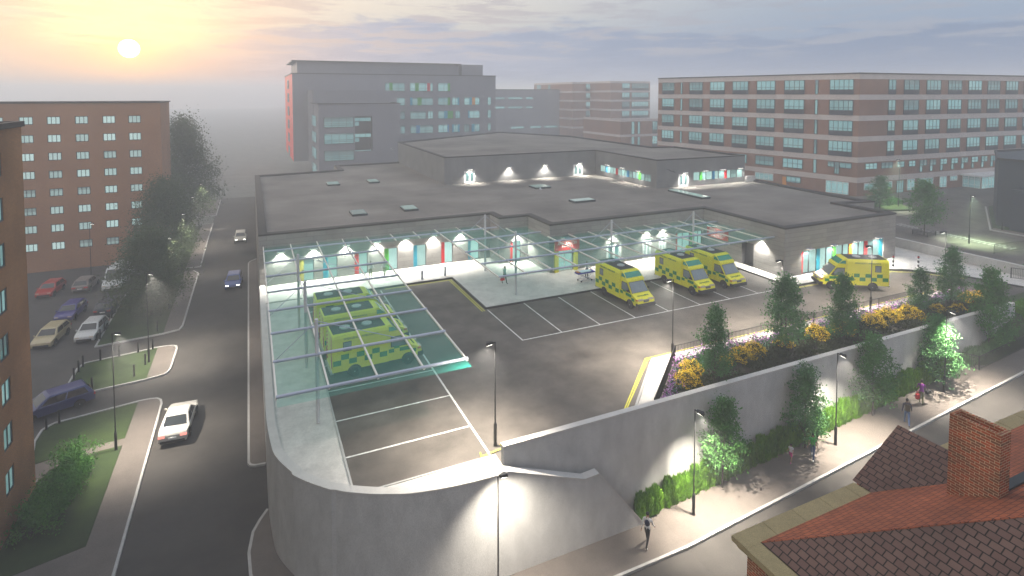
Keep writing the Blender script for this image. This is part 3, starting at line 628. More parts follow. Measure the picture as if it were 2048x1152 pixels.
# inner side wall and children's wing
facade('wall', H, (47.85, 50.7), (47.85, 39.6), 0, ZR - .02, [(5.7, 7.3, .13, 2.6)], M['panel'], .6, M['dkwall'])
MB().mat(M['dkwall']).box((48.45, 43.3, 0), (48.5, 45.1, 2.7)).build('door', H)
op = []; W_ = []
for (s0, s1, pn) in ((2.5, 3.72, (0., .28, 'red')), (3.74, 4.85, None), (4.87, 6.3, (0., .34, 'cyan')), (6.32, 7.3, None), (7.32, 8.86, (0., .30, 'green')), (8.88, 9.84, None), (9.86, 11.4, (0., .33, 'orange')), (11.42, 12.38, None), (12.4, 13.8, (0., .36, 'red')), (13.82, 15.46, (.66, 1., 'cyan'))):
    op.append((s0, s1, .13, 2.5)); W_.append((s0, s1, pn))
o, fr = facade('wall', H, (47.85, 39.6), (65.3, 39.6), 0, ZR - .02, [(2.5, 15.46, .13, 2.5)], M['panel'], .3)
for s0, s1, pn in W_: window(H, fr, s0, s1, .13, 2.5, 1, depth=.24, ft=.06, panels=(pn,) if pn else ())
facade('wall', H, (65.3, 39.6), (65.3, 46.1), 0, ZR - .02, [], M['panel']); facade('wall', H, (65.3, 46.1), (70, 45.1), 0, ZR - .02, [], M['panel']); facade('wall', H, (70, 45.1), (70, 51), 0, ZR - .02, [], M['panel']); facade('wall', H, (70, 51), (71.2, 66), 0, ZR - .02, [], M['panel']); facade('wall', H, (71.2, 66), (72, 112), 0, ZR-.02, [], M['panel'])
facade('wall', H, (.5, 101.7), (.5, 58.3), -5.2, ZR - .02, [], M['panel']); facade('wall', H, (72, 112), (14, 110), 0, ZR - .02, [], M['panel']); facade('wall', H, (10, 102.7), (.5, 101.7), 0, ZR - .02, [], M['panel'])
facade('wall', H, (14, 110), (14, 103.5), 0, ZR-.02, [], M['panel']); facade('wall', H, (14, 103.5), (10, 102.7), 0, ZR-.02, [], M['panel'])
# upper storey
ZU = 8.97
up = [(26.1, 81.05), (52.5, 81.05), (52.5, 65.05), (69.0, 64.6), (69.3, 81), (64.9, 82), (65.2, 111), (56, 130), (26.2, 110.7)]
flatroof(H, up, ZU, .5, 'upper_roof')
o, fr = facade('upper_wall', H, (26.1, 81.05), (52.5, 81.05), 4.8, ZU - .02, [(3.1, 4.9, 4.87, 6.7), (22.2, 24.0, 4.87, 6.7)], M['upwall'], .15)
for s in (3.1, 22.2): window(H, fr, s, s + 1.8, 4.87, 6.7, 2, (0., 1.), 'doorwhite', 'lit2', .26, .1, name='door')
o, fr = facade('upper_wall', H, (52.5, 81.05), (52.5, 65.05), 4.8, ZU - .02, [(1.6, 14.7, 5.6, 6.65)], M['upwall'], .15)
pcs = [None, 'blue', None, 'red', None, 'blue', None, 'green', None]
for i, pc in enumerate(pcs): window(H, fr, 1.6 + i*1.4555, 1.6 + (i+1)*1.4555, 5.6, 6.65, 2 if not pc else 1, depth=.1, ft=.05, panels=((.0, .4, pc),) if pc else ())
o, fr = facade('upper_wall', H, (52.5, 65.05), (69, 64.6), 4.8, ZU - .02, [(3.9, 5.7, 4.87, 6.7), (6.6, 16.1, 5.6, 6.85)], M['upwall'], .15)
window(H, fr, 3.9, 5.7, 4.87, 6.7, 2, (0., 1.), 'doorwhite', 'lit2', .26, .1, name='door')
for i, pc in enumerate((None, 'green', None, 'blue', None, 'red', None, None)): window(H, fr, 6.6 + i*1.1875, 6.6 + (i+1)*1.1875, 5.6, 6.85, 1, depth=.1, ft=.05, panels=((0., .38, pc),) if pc else ())
for a, b in (((69, 64.6), (69.3, 81)), ((69.3, 81), (64.9, 82)), ((64.9, 82), (65.2, 111)), ((65.2, 111), (56, 130)), ((56, 130), (26.2, 110.7)), ((26.2, 110.7), (26.1, 81.05))): facade('upper_wall', H, a, b, 4.8, ZU - .02, [], M['upwall'])
MB().mat(M['coping']).prism([(69.1, 64.3), (70.6, 64.0), (70.6, 64.4), (69.1, 64.7)], 4.85, 5.75).build('upstand', H)
# skylights
for (x, y, w, d) in ((11.0, 88, 1.6, 2.4), (16.9, 88, 1.4, 2.4), (10.85, 65.2, 1.5, 2.2), (16.7, 65.4, 1.5, 2.2), (37.8, 72.8, 2.3, 2.2), (37.7, 61.1, 2.9, 1.3), (53.1, 59.2, 1.2, 6.5)):
    k = MB().mat(M['frame']).box((x-w/2-.08, y-d/2-.08, ZR-.25), (x+w/2+.08, y+d/2+.08, ZR-.02)).build('skylight', H)
    MB().mat(M['p_sky'] if 'p_sky' in M else M.setdefault('p_sky', litpane('skylight glass', (.22,.32,.29), (.30,.40,.36), .7, .3, .8))).box((x-w/2, y-d/2, ZR-.018), (x+w/2, y+d/2, ZR+.02)).build('pane', k)
# wall lights
for x in (2.4, 5.37, 8.45, 11.47, 14.47, 17.44, 20.5): walllight(H, x, 58.28, 3.35, 0, -1, WL_FRONT)
walllight(H, 26.15, 55.68, 3.2, 0, -1, WL_FRONT); walllight(H, 29.3, 50.68, 3.62, 0, -1, WL_FRONT*.16, out=1.0)
for x in (35.1, 39.6, 41.85): walllight(H, x, 50.68, 3.35, 0, -1, WL_FRONT)
walllight(H, 47.83, 48.5, 3.55, -1, 0, WL_FRONT*.06, out=1.1); walllight(H, 47.83, 42.3, 3.4, -1, 0, WL_FRONT * 1.3)
for x in (51.2, 54.8, 58.4, 61.95): walllight(H, x, 39.58, 2.72, 0, -1, WL_FRONT*.7, 140)
for x in (30.1, 36.55, 42.9, 49.4): walllight(H, x, 81.03, 6.93, 0, -1, WL_UP)
walllight(H, 57.35, 64.85, 6.9, 0, -1, WL_UP)
for y in (69, 73, 77): walllight(H, 52.48, y, 6.9, -1, 0, WL_UP*.5)
for x in (61, 64.5, 68): walllight(H, x, 64.7, 7.0, 0, -1, WL_UP*.5)
# signs
sg = thing('entrance_sign', 'red sign board lettered for adult ambulances above the yellow door portal', 'sign', (29.3, 50.4, 3.0))
MB().mat(M['signred']).box((27.85, 50.30, 2.36), (30.75, 50.40, 3.36)).build('board', sg)
for i, (w, z) in enumerate((('EMERGENCY', 3.38), ('AMBULANCES', 3.08), ('ADULTS', 2.79))): text(w, .36, M['signwh'], sg, frameT(Vector((29.3, 50.29, z)) - ORG[sg], (1, 0), (0, -1)))
sg = thing('entrance_sign', 'red sign board lettered for child ambulances on the side wall by the right canopy', 'sign', (47.8, 48.2, 2.9))
MB().mat(M['signred']).box((47.70, 46.9, 2.05), (47.845, 50.0, 3.1)).build('board', sg)
for i, (w, z) in enumerate((('EMERGENCY', 2.90), ('AMBULANCES', 2.58), ('CHILDREN', 2.26))): text(w, .40, M['signwh'], sg, frameT(Vector((47.69, 48.45, z)) - ORG[sg], (0, -1), (-1, 0)))

# ------------------------------------------------------------------ glass canopies
ZC = 3.86
def canopy(label, loc, glass, tubes, rafters, posts):
    t = thing('glass_canopy', label, 'canopy', loc)
    for (x0, y0, x1, y1) in glass:
        mb = MB().mat(M['glass']); mb.face([(x0, y0, ZC), (x1, y0, ZC), (x1, y1, ZC), (x0, y1, ZC)]); mb.build('glass_pane', t)
    for (y, x0, x1) in tubes: MB().mat(M['steel']).tube([(x0, y, ZC+.13), (x1, y, ZC+.13)], .085, 10).build('beam', t)
    for (x, y0, y1) in rafters: MB().mat(M['raft']).box((x-.045, y0, ZC+.006), (x+.045, y1, ZC+.11)).build('rafter', t)
    for (x, y, xl, xr) in posts:
        p = MB().mat(M['post']).tube([(x, y, .1), (x, y, 5.96)], .10, 12).build('post', t)
        for q in (xl, xr): MB().mat(M['steel']).tube([(x, y, 5.85), (q, y, ZC+.12)], .022, 6).build('cable', p)
LX = [.87, 3.27, 5.67, 8.07, 10.47]
gl = []
for a, b in zip(LX, LX[1:]): gl.append((a, 28.0, b, 58.22))
canopy('teal glass canopy on cable stayed grey posts over the left ambulance bays', (3.1, 40, 0), gl,
       [(y, .85, 10.52) for y in (28.75, 32.68, 36.64, 40.57, 44.5, 48.43, 52.36)] + [(56.3, .85, 16.6)],
       [(x, 28.7, 58.24) for x in LX] + [(x, 55.5, 58.24) for x in (12.87, 15.27)], [(3.1, 32.71, .9, 7.9), (3.1, 39.75, .9, 7.9), (3.15, 46.75, .9, 7.9)])
RX = [17.6 + 2.4 * i for i in range(13)]
gl = [(10.5, 55.5, 12.87, 58.22), (12.87, 55.5, 15.27, 58.22), (15.27, 55.5, 17.6, 58.22)]
for a, b in zip(RX, RX[1:]): gl.append((a, 40.6, b, 58.22 if b < 24.6 else 55.62 if b < 27.3 else 50.62))
gl.append((RX[-1], 40.6, 47.7, 50.62))
canopy('teal glass canopy on cable stayed grey posts in front of the adult entrance', (32, 46, 0), gl,
       [(40.75, 17.55, 47.7), (44.55, 17.55, 47.7), (48.45, 17.55, 47.7), (52.38, 17.55, 27.3), (56.3, 16.7, 24.0)],
       [(x, 40.65, 58.24 if x < 24 else 55.64 if x < 27 else 50.64) for x in RX], [(21.65, 46.42, 19.3, 24.0), (21.75, 54.1, 19.4, 24.1), (32.15, 46.6, 29.8, 34.5), (42.4, 46.43, 40.0, 44.9)])
# ------------------------------------------------------------------ buildings round the yard
def boxroof(parent, poly, z, m='roof', cop='parapet', h=.25):
    MB().mat(M[m]).sheet(inset(poly, .3), z - .15).build('roof', parent)
    MB().mat(M[cop]).wallrun(poly + [poly[0]], .35, z - .02, z + h).build('parapet', parent)
# near left block of flats
B = thing('brick_building', 'orange brown brick block of flats close by at the left edge, with dark framed windows', 'building', (-14, 38, -5))
X0 = -12.05; op = []
for c in (37.55, 34.4, 31.2, 28.0):
    for r_ in range(8): op.append((41.83 - c - 1.15, 41.83 - c, -2.9 + r_*2.42, -1.65 + r_*2.42))
op = [(41.83 - c - 1.15, 41.83 - c, -2.9 + r_*2.42, -1.65 + r_*2.42) for c in (37.55, 34.4, 31.2, 28.0) for r_ in range(8)]
# the face looks towards +x: seen from outside, left is the near end
Y1 = 41.83; Y0_ = 10.
op2 = [(c - Y0_, c - Y0_ + 1.2, z0, z1) for c in (37.52, 34.3, 31.1, 27.9, 24.7) for z0, z1 in [(-2.9 + r_*2.42, -1.62 + r_*2.42) for r_ in range(8)]]
o, fr = facade('wall', B, (X0, Y0_), (X0, Y1), -5.3, 16.7, op2, M['brick_or'], .12)
for s0, s1, z0, z1 in op2[:24]: window(B, fr, s0, s1, z0, z1, 2, depth=.1, ft=.09, pm='lit2')
for s0, s1, z0, z1 in op2[24:]: window(B, fr, s0, s1, z0, z1, 2, depth=.1, ft=.09, pm='lit2')
facade('wall', B, (X0, Y1), (-30, Y1), -5.3, 16.7, [], M['brick_or']); facade('wall', B, (-30, Y0_), (X0, Y0_), -5.3, 16.7, [], M['brick_or'])
MB().mat(M['roof']).sheet([(X0, Y0_), (X0, Y1), (-30, Y1), (-30, Y0_)], 16.6).build('roof', B)
MB().mat(M['parapet']).wallrun([(X0 - .02, Y0_), (X0 - .02, Y1 - .02), (-30, Y1 - .02)], .3, 16.5, 16.82).build('parapet', B)
# far left block
B = thing('brick_building', 'red brick block of flats beyond the car park with rows of three pane windows', 'building', (-20, 95, -5))
YF = 93.16; x0 = -33.; cols = [-31.9, -29.1, -26.2, -23.2, -20.2, -17.2, -14.3]
rows = [15.40 - 2.375*i for i in range(8)]
op = [(c - .85 - x0, c + .85 - x0, z - 1.03, z) for c in (-30.5, -27.75, -24.1, -21.55, -18.55, -15.5) for z in rows]
cx = [-32.0, -29.2, -26.72, -23.62, -20.9, -17.85, -14.95]
op = []
for i, c in enumerate((-29.6, -26.7, -23.75, -20.45, -17.45, -14.5)):
    pass
cc = [(-26.87 - .25 + .15, -25.6), (-24.77, -23.2), (-21.8, -20.4), (-18.85, -17.4)]
CENT = [-29.35, -26.33, -23.45, -20.45, -17.42, -14.48]
op = [(c - .72 - x0, c + .72 - x0, z - 1.03, z) for c in CENT for z in rows]
o, fr = facade('wall', B, (x0, YF), (-11.4, YF), -5.3, 17.15, op, M['brick_far'], .1)
for q in op: window(B, fr, *q, 3, depth=.08, ft=.08, pm='lit4')
facade('wall', B, (-11.4, YF), (-11.4, 102.9), -5.3, 17.15, [], M['brick_far']); boxroof(B, [(x0, YF), (-11.4, YF), (-11.4, 102.9), (x0, 102.9)], 17.15, h=.15)
# grey clinical block with the red end
B = thing('hospital_block', 'tall hazy grey hospital block with a red end wall and multicoloured window panels', 'building', (40, 180, 0))
def rowwin(B, fr, x0, segs, z0, z1, m=None):
    for (a, b, pc) in segs:
        window(B, fr, a - x0, b - x0, z0, z1, max(2, round((b - a) / 2.2)), (.3, .85), depth=.0, ft=.10, pm='lit3', panels=pc, proud=.08)
o, fr = facade('wall', B, (10.5, 165), (70, 165), 0, 23.8, [], M['grey_bld'])
for z0, z1, segs in (
    (19.1, 21.55, [(35.4, 41.2, ((.22, .38, 'green'),)), (42.7, 49.7, ((.22, .38, 'green'), (.74, .88, 'red'))), (51.2, 55.0, ((.80, 1., 'green'),))]),
    (14.95, 17.25, [(35.4, 41.2, ((.15, .33, 'cyan'),)), (42.7, 49.7, ((.0, .1, 'cyan'), (.32, .50, 'green'))), (51.2, 55.0, ((.8, 1., 'green'),)), (55.6, 57.9, ((.8, 1., 'cyan'),)), (59.5, 64.6, ((.34, .5, 'cyan'), (.5, .7, 'orange')))]),
    (10.9, 13.2, [(38.8, 41.2, ()), (42.7, 47.5, ()), (48.0, 49.7, ()), (51.2, 56.0, ((.4, .62, 'cyan'), (.62, .98, 'green'))), (56.6, 58.2, ()), (60.8, 64.6, ((.0, .13, 'cyan'),))]),
    (6.7, 9.1, [(38.8, 41.2, ()), (42.7, 49.7, ((.25, .42, 'blue'),)), (51.2, 54.6, ((.85, 1., 'blue'),)), (55.6, 58.0, ((0., .22, 'cyan'), (.78, 1., 'cyan'))), (59.4, 61.2, ()), (61.9, 64.6, ((0., .35, 'cyan'),))])):
    rowwin(B, fr, 10.5, segs, z0, z1)
for z in (6.9, 10.9, 14.9): window(B, fr, 56.7, 57.9, z, z + 2.4, 1, depth=0, pm='lit3', proud=.08)
o, fr = facade('end_wall', B, (10.5, 200), (10.5, 165), 0, 23.8, [], M['red_end'])
for i in range(6): window(B, fr, 15, 21, 1.2 + i*3.9 - .9, 3.2 + i*3.9 - .9 + .6, 3, (.4,), depth=0, pm='lit3', proud=.08)
facade('wall', B, (70, 165), (70, 200), 0, 23.8, [], M['grey_bld']); boxroof(B, [(10.5, 165), (70, 165), (70, 200), (10.5, 200)], 23.8, h=.2)
for (a, b, y, zt_) in ((12.0, 58.8, 168, 27.3), (59.9, 66.9, 168, 27.4)):
    MB().mat(M['grey_bld']).box((a, y, 23.6), (b, 192, zt_)).build('plant_room', B)
MB().mat(M['parapet']).box((10.6, 167, 27.31), (59.4, 193, 27.55)).build('roof', B)
MB().mat(M['grey_bld']).box((14.3, 150, 0), (35.4, 164.9, 19.25)).build('stair_tower', B)
o, fr = facade('wall', B, (14.4, 140), (33.8, 140), 0, 15.95, [(8.35, 12.5, 4.5, 13.0)], M['grey_bld'], 1.6, M['grey_dk'])
MB().mat(M['grey_dk']).box((22.7, 141.55, 4.4), (26.95, 141.6, 15.9)).build('recess', B)
for z in (4.75, 8.75, 12.75 - .1):
    z -= 2.3
    window(B, fr, 1.25, 8.1, z + .05, z + 2.5, 4, (.22, .38, .88), depth=0, pm='lit3', ft=.10, proud=.08)
    f2 = (Vector((22.75, 141.5)), Vector((1, 0)), Vector((0, -1)))
    window(B, f2, .1, 4.1, z + 1.3, z + 2.25, 3, depth=0, pm='lit3', proud=.08); window(B, f2, .1, 1.3, z + .2, z + 1.25, 1, depth=0, pm='lit3', proud=.08)
o, fr = facade('wall', B, (14.4, 158), (14.4, 140), 0, 15.95, [], M['grey_bld'])
for i in range(4): window(B, fr, 4, 14, -1.4 + i*3.95, 1.2 + i*3.95, 3, (.3, .7), depth=0, pm='lit3', proud=.08)
facade('wall', B, (33.8, 140), (33.8, 165), 0, 15.95, [], M['grey_bld']); boxroof(B, [(14.4, 140), (33.8, 140), (33.8, 158), (14.4, 158)], 15.95, h=.15)
# long grey wing behind
B = thing('hospital_block', 'plain grey far hospital wing with thin rows of pale windows, half lost in the haze', 'building', (105, 215, 0))
o, fr = facade('wall', B, (86, 215), (121, 215), 0, 19.95, [], M['grey_bld'])
for z in (16.0, 12.2):
    for a, b in ((5, 9.2), (10.8, 17.2), (18.9, 22)): window(B, fr, a, b, z, z + 1.0, 5, depth=0, pm='lit3', proud=.08, ft=.06)
for a, b in ((12, 18), (21, 26), (27.5, 34)): window(B, fr, a, b, 3.8, 4.8, 5, depth=0, pm='lit3', proud=.08, ft=.06)
facade('wall', B, (86, 250), (86, 215), 0, 19.95, [], M['grey_bld']); boxroof(B, [(86, 215), (121, 215), (121, 250), (86, 250)], 19.95)
# banded brick blocks
def banded(label, name, loc, faces, ztop, zbands, colsets, bh=.95, ground=True, low=0):
    B = thing(name, label, 'building', loc)
    FR = []
    for fi, (p0, p1) in enumerate(faces):
        o, fr = facade('wall', B, p0, p1, -.1, ztop, [], M['brick_ho']); L = (Vector(p1) - Vector(p0)).length; FR.append(fr)
        bm_ = MB().mat(M['band'])
        a, u, n = fr
        for zt_ in zbands:
            for (q0, q1, e) in ((0, L, .04),):
                P = [(a.x + u.x*s + n.x*d, a.y + u.y*s + n.y*d) for s, d in ((-.02, e), (L + .02, e), (L + .02, -.05), (-.02, -.05))]
                bm_.prism(P, zt_ - bh, zt_)
        bm_.build('band', B)
        for (s0, s1, nx, fl) in colsets[fi]:
            for k in fl:
                zt_ = zbands[k] - bh; zb_ = zbands[k+1]
                if nx == 1: window(B, fr, s0, s1, zb_ + .02, zt_ - .02, 1, depth=0, pm='lit3', proud=.1, ft=.1)
                else: window(B, fr, s0, s1, zb_ + .02, zt_ - .02, nx, (.28,), depth=0, pm='lit3', spandrel=.30, proud=.1, ft=.1)
    return B, FR
fl4 = (0, 1, 2, 3)
ZB = [21.95, 18.24, 14.48, 10.75, 7.0, 3.37]
fA = ((89.19, 110.26), (98.41, 66.64)); LA = 44.58; fB = ((98.41, 66.64), (154.4, 63.66))
ca = [(LA - b, LA - a, n, fl4) for b, a, n in ((43.31, 39.86, 4), (38.06, 37.56, 1), (35.66, 32.18, 4), (30.31, 26.7, 4), (24.82, 21.25, 4), (19.35, 15.46, 4), (13.59, 9.65, 4), (7.66, 7.09, 1), (5.04, .92, 5))]
cb = [(a, b, n, fl4) for a, b, n in ((7.32, 9.28, 2), (11.46, 15.67, 3), (17.74, 21.87, 4), (24.04, 28.12, 4), (30.15, 34.29, 4), (36.16, 40.22, 4), (42.17, 46.27, 4), (48.2, 52.3, 4))]
B, (f1, f2) = banded('long red brick hospital building with pale concrete bands, right of the low roof', 'hospital_block', (110, 70, 0), (fA, fB), 21.95, ZB, (ca, cb))
for b, a, n in ((43.31, 39.86, 4), (35.66, 33.5, 3), (30.31, 28.3, 3), (24.82, 21.25, 4), (19.35, 15.46, 4), (13.59, 9.65, 4)):
    window(B, f1, LA - b, LA - a, 3.9, 5.75, n, (.5,), depth=0, pm='lit3', proud=.1, ft=.1)
    MB().mat(M['spandrel']).box((0, -.7, 0), (a - b if a > b else b - a, 0, .18), Matrix.Translation((f1[0].x + f1[1].x*(LA-b) - 110, f1[0].y + f1[1].y*(LA-b) - 70, 5.95)) @ Matrix.Rotation(math.atan2(f1[1].y, f1[1].x), 4, 'Z')) if False else None
window(B, f1, LA - 7.66, LA - 7.09, 3.45, 6.0, 1, depth=0, pm='lit3', proud=.1)
for s0, s1, z0 in ((LA - 5.04, LA - 3.9, 4.9), (LA - 3.85, LA - 3.0, 3.7), (LA - 2.95, LA - .92, 4.9)): window(B, f1, s0, s1, z0, 5.9, 2, depth=0, pm='lit3', proud=.1)
for b, a, z0, z1, n, fm, pm in ((19.35, 15.46, .9, 2.35, 4, 'framewh', 'lit3'), (12.8, 9.95, 1.1, 2.3, 3, 'frame', 'lit3'), (5.3, 1.3, .1, 2.35, 4, 'framewh', 'lit3')):
    window(B, f1, LA - b, LA - a, z0, z1, n, (.2, .85), fm, pm, .09, 0, proud=.1)
MB().mat(M['p_orange']).box((0, 0, 0), (.8, .06, 1.9), Matrix.Translation((f1[0].x + f1[1].x*(LA-13.6) + f1[2].x*.08, f1[0].y + f1[1].y*(LA-13.6) + f1[2].y*.08, .1)) @ Matrix.Rotation(math.atan2(f1[1].y, f1[1].x), 4, 'Z')).build('door', B)
for i, (a, b) in enumerate(((1.84, 4.91), (6.01, 9.03), (10.22, 12.21), (13.42, 15.26), (16.5, 18.53), (19.42, 21.18), (22.41, 24.42), (25.68, 27.73), (28.74, 30.83), (31.9, 34), (35, 37), (38, 40), (41.2, 43.2), (44.3, 46.3), (47.3, 49.3))):
    window(B, f2, a, b, 4.75, 5.85, 3 if b - a > 2.5 else 2, (.5,), depth=0, pm='lit3', proud=.1)
    if i > 3: window(B, f2, a, a + .8, 3.62, 4.73, 1, depth=0, pm='lit3', proud=.1)
for a, b, z0, z1, n, fm in ((1.68, 9.03, 1.05, 2.3, 6, 'framewh'), (10.24, 12.16, 0., 2.3, 3, 'frame'), (13.12, 15.21, .3, 2.4, 2, 'framewh'), (16.34, 20.51, .8, 2.4, 4, 'framewh'), (22.41, 24.49, .3, 2.4, 2, 'framewh'), (25.54, 27.67, 1.4, 2.4, 3, 'framewh')):
    window(B, f2, a, b, z0, z1, n, (.25, .85), fm, 'lit3', .09, 0, proud=.1)
poly = [fA[0], fA[1], fB[1], (154.4, 80), (118, 82), (108, 112)]
boxroof(B, poly, 21.95, h=.2); facade('wall', B, (108, 112), fA[0], 0, 21.95, [], M['brick_ho'])
gb = MB().mat(M['doorwhite']).box((127, 61.4, 2.35), (137, 65, 2.6)).build('entrance_roof', B)
gfr = (Vector((127.4, 61.6)), Vector((1, 0)), Vector((0, -1))); window(B, gfr, 0, 9.2, .1, 2.34, 8, (.3, .85), 'framewh', 'lit3', .09, 0, name='glazed_screen', proud=0); gfr = (Vector((127.4, 64.8)), Vector((0, -1)), Vector((-1, 0))); window(B, gfr, 0, 3.1, .1, 2.34, 3, (.3, .85), 'framewh', 'lit3', .09, 0, name='glazed_screen', proud=0)
z2 = [23.4, 19.7, 16.0, 12.3, 8.6, 4.9]
banded('nearer of two hazy brick hospital towers with pale bands, left of the long brick building', 'hospital_block', (135, 200, 0), (((130, 223), (130, 190)), ((130, 190), (149.4, 190))), 23.4, z2,
       ([(2, 6, 2, fl4), (14, 16, 1, fl4)], [(5.5, 9.2, 3, fl4), (10.2, 18.6, 6, fl4)]), .8)
z3 = [23.2, 19.5, 15.8, 12.1, 8.4, 4.7]
banded('farther of two hazy brick hospital towers with pale bands, beside the plain grey wing', 'hospital_block', (125, 215, 0), (((121.5, 240), (121.5, 205)), ((121.5, 205), (134, 205))), 23.2, z3,
       ([(3, 7, 3, fl4), (14, 16, 1, fl4)], [(6.5, 10, 3, fl4)]), .8)
banded('small two storey brick hospital wing with one pale band in front of the hazy towers', 'hospital_block', (112, 155, 0), (((106.5, 172), (106.5, 150)), ((106.5, 150), (122, 150))), 10.3, [10.3, 5.4, 0.9],
       ([], [(4.2, 5.4, 1, (0, 1)), (6.6, 7.6, 1, (0, 1)), (12.5, 14.5, 2, (0, 1))]), .8)
B = thing('slate_building', 'dark slate blue windowless building at the right edge beyond the lit lawn', 'building', (100, 42, 0))
p = [(94.2, 43.6), (94.2, 30), (120, 30), (120, 49), (107, 50)]
MB().mat(M['dark_bld']).prism(p, -.1, 9.2).build('wall', B); MB().mat(M['parapet']).wallrun(p + [p[0]], .3, 9.2, 9.5).build('parapet', B); MB().mat(M['dark_bld']).box((92.3, 31, 0), (94.15, 41.2, 5.6)).build('porch', B)

# ------------------------------------------------------------------ tiled house in the bottom right corner
B = thing('tiled_house', 'brick house with tiled hipped roof and broad stone gutter, in the bottom right corner', 'house', (16, 5, 7.85))
ze = 7.85; tp = .557; EX, EY = 10.73, 9.35; WX = 14.76; WGY = 9.88
def tilt(mb, pts): mb.face(pts); return mb
yR = -3.; hz = lambda y: ze + (EY - y) * tp
# +y slope (red)
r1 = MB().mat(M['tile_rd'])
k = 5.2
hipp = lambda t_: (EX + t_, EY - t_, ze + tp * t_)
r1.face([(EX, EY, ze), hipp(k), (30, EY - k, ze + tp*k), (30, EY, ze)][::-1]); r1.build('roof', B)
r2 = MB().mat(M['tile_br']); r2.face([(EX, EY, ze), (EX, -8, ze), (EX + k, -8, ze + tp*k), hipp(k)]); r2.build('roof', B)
MB().mat(M['tile_rd']).tube([(EX + .02, EY - .02, ze + .0), hipp(k)], .022, 6).build('hip_ridge', B)
# cross wing: its ridge runs along y, gable towards the street
ap = WX + 1.93; az_ = ze + 1.93 * tp; yb_ = EY - 1.93
w1 = MB().mat(M['tile_br']); w1.face([(WX, WGY, ze), (WX, EY, ze), (ap, yb_, az_), (ap, WGY, az_)][::1]); w1.build('wing_roof', B)
w2 = MB().mat(M['tile_br']); w2.face([(ap, WGY, az_), (ap, yb_, az_), (ap + 1.93, EY, ze), (ap + 1.93, WGY, ze)]); w2.build('wing_roof', B)
MB().mat(M['brick_ch']).mesh([(WX+.02, WGY-.03, ze-.2), (ap*2-WX-.02, WGY-.03, ze-.2), (ap, WGY-.03, az_-.04), (WX+.02, WGY-.1, ze-.2), (ap*2-WX-.02, WGY-.1, ze-.2), (ap, WGY-.1, az_-.04)], [(0,1,2),(5,4,3),(0,2,5,3),(1,4,5,2)]).build('gable', B)
gt = MB().mat(M['gutter']); gw = .46
def slab(x0, y0, x1, y1): gt.box((x0, y0, ze - .14), (x1, y1, ze - .012))
x = EX - gw
for i in range(5):
    x1 = min(x + 1.02, WX - .02); slab(x + .012, EY + .005, x1 - .004, EY + gw); x = x1
y = EY
for i in range(14): slab(EX - gw, y - 1.02, EX - .004, y - .012 + (0 if i else .012)); y -= 1.03
gt.build('gutter', B); gt = MB().mat(M['gutter'])
x = ap*2 - WX
for i in range(10): slab(x + .012, EY + .005, x + 1.0, EY + gw); x += 1.02
gt.build('gutter', B)
cn = MB().mat(M['gutter']); cn.box((EX - gw + .1, -8, ze - .26), (30, EY + gw - .1, ze - .145)); cn.build('cornice', B)
MB().mat(M['brick_ch']).box((EX - .2, -8, -5.2), (30, EY + .2, ze - .265)).build('wall', B)
MB().mat(M['brick_ch']).box((WX + .05, EY, -5.2), (ap*2 - WX - .05, WGY - .11, ze - .27)).build('wall', B)
# chimney, hollow at the top
cx0, cx1, cy0, cy1, ct = 15.12, 15.54, 6.74, 7.775, 10.76
ch = MB().mat(M['brick_ch']); t_ = .075
ch.box((cx0, cy0, 8.4), (cx1, cy1, ct - .35)); ch.box((cx0, cy0, ct - .35), (cx0 + t_, cy1, ct)); ch.box((cx1 - t_, cy0, ct - .35), (cx1, cy1, ct)); ch.box((cx0 + t_, cy0, ct - .35), (cx1 - t_, cy0 + t_, ct)); ch.box((cx0 + t_, cy1 - t_, ct - .35), (cx1 - t_, cy1, ct))
ch.build('chimney', B)
MB().mat(M['lead']).box((cx1, cy0 + .05, hz(cy0) - .02), (cx1 + 1.2, cy0 + .25, hz(cy0) + .03)).build('flashing', B)
# ------------------------------------------------------------------ vehicles
def wheel(parent, x, y, r=.34, w=.22, side=1):
    T = Matrix.Translation((x, y, r)) @ Matrix.Rotation(R(90), 4, 'X')
    o = MB().mat(M['rubber']).lathe([(r*.62, -w/2), (r*.93, -w/2), (r, -w/2+.03), (r, w/2-.03), (r*.93, w/2), (r*.62, w/2)], n=20, T=T).build('wheel', parent)
    mb = MB().mat(M['alloy']); s = -side; T2 = Matrix.Translation((x, y, r)) @ Matrix.Rotation(R(90) * (1 if side < 0 else -1), 4, 'X')
    mb.lathe([(r*.60, w/2-.05), (r*.60, w/2-.005), (r*.54, w/2-.002)], n=20, T=T2); mb.mat(M['rubber'])
    for k in range(5):
        a = 2*math.pi*k/5; mb.lathe([(r*.12, w/2), (r*.11, w/2+.004)], (math.cos(a)*r*.34, math.sin(a)*r*.34, 0), 8, T2, False)
    mb.mat(M['alloy']).lathe([(r*.10, w/2), (r*.09, w/2+.012)], n=10, T=T2); mb.build('rim', o); return o
def mirror(mb_parent, x, y, z, m, s, k=1.): 
    mb = MB().mat(m); mb.box((x-.05, min(y, y+s*.1), z-.02), (x-.01, max(y, y+s*.1), z+.02)); mb.box((x-.08*k, min(y+s*.08, y+s*(.08+.18*k)), z-.06*k), (x+.02, max(y+s*.08, y+s*(.08+.18*k)), z+.12*k)); return mb.build('wing_mirror', mb_parent, bevel=.015)
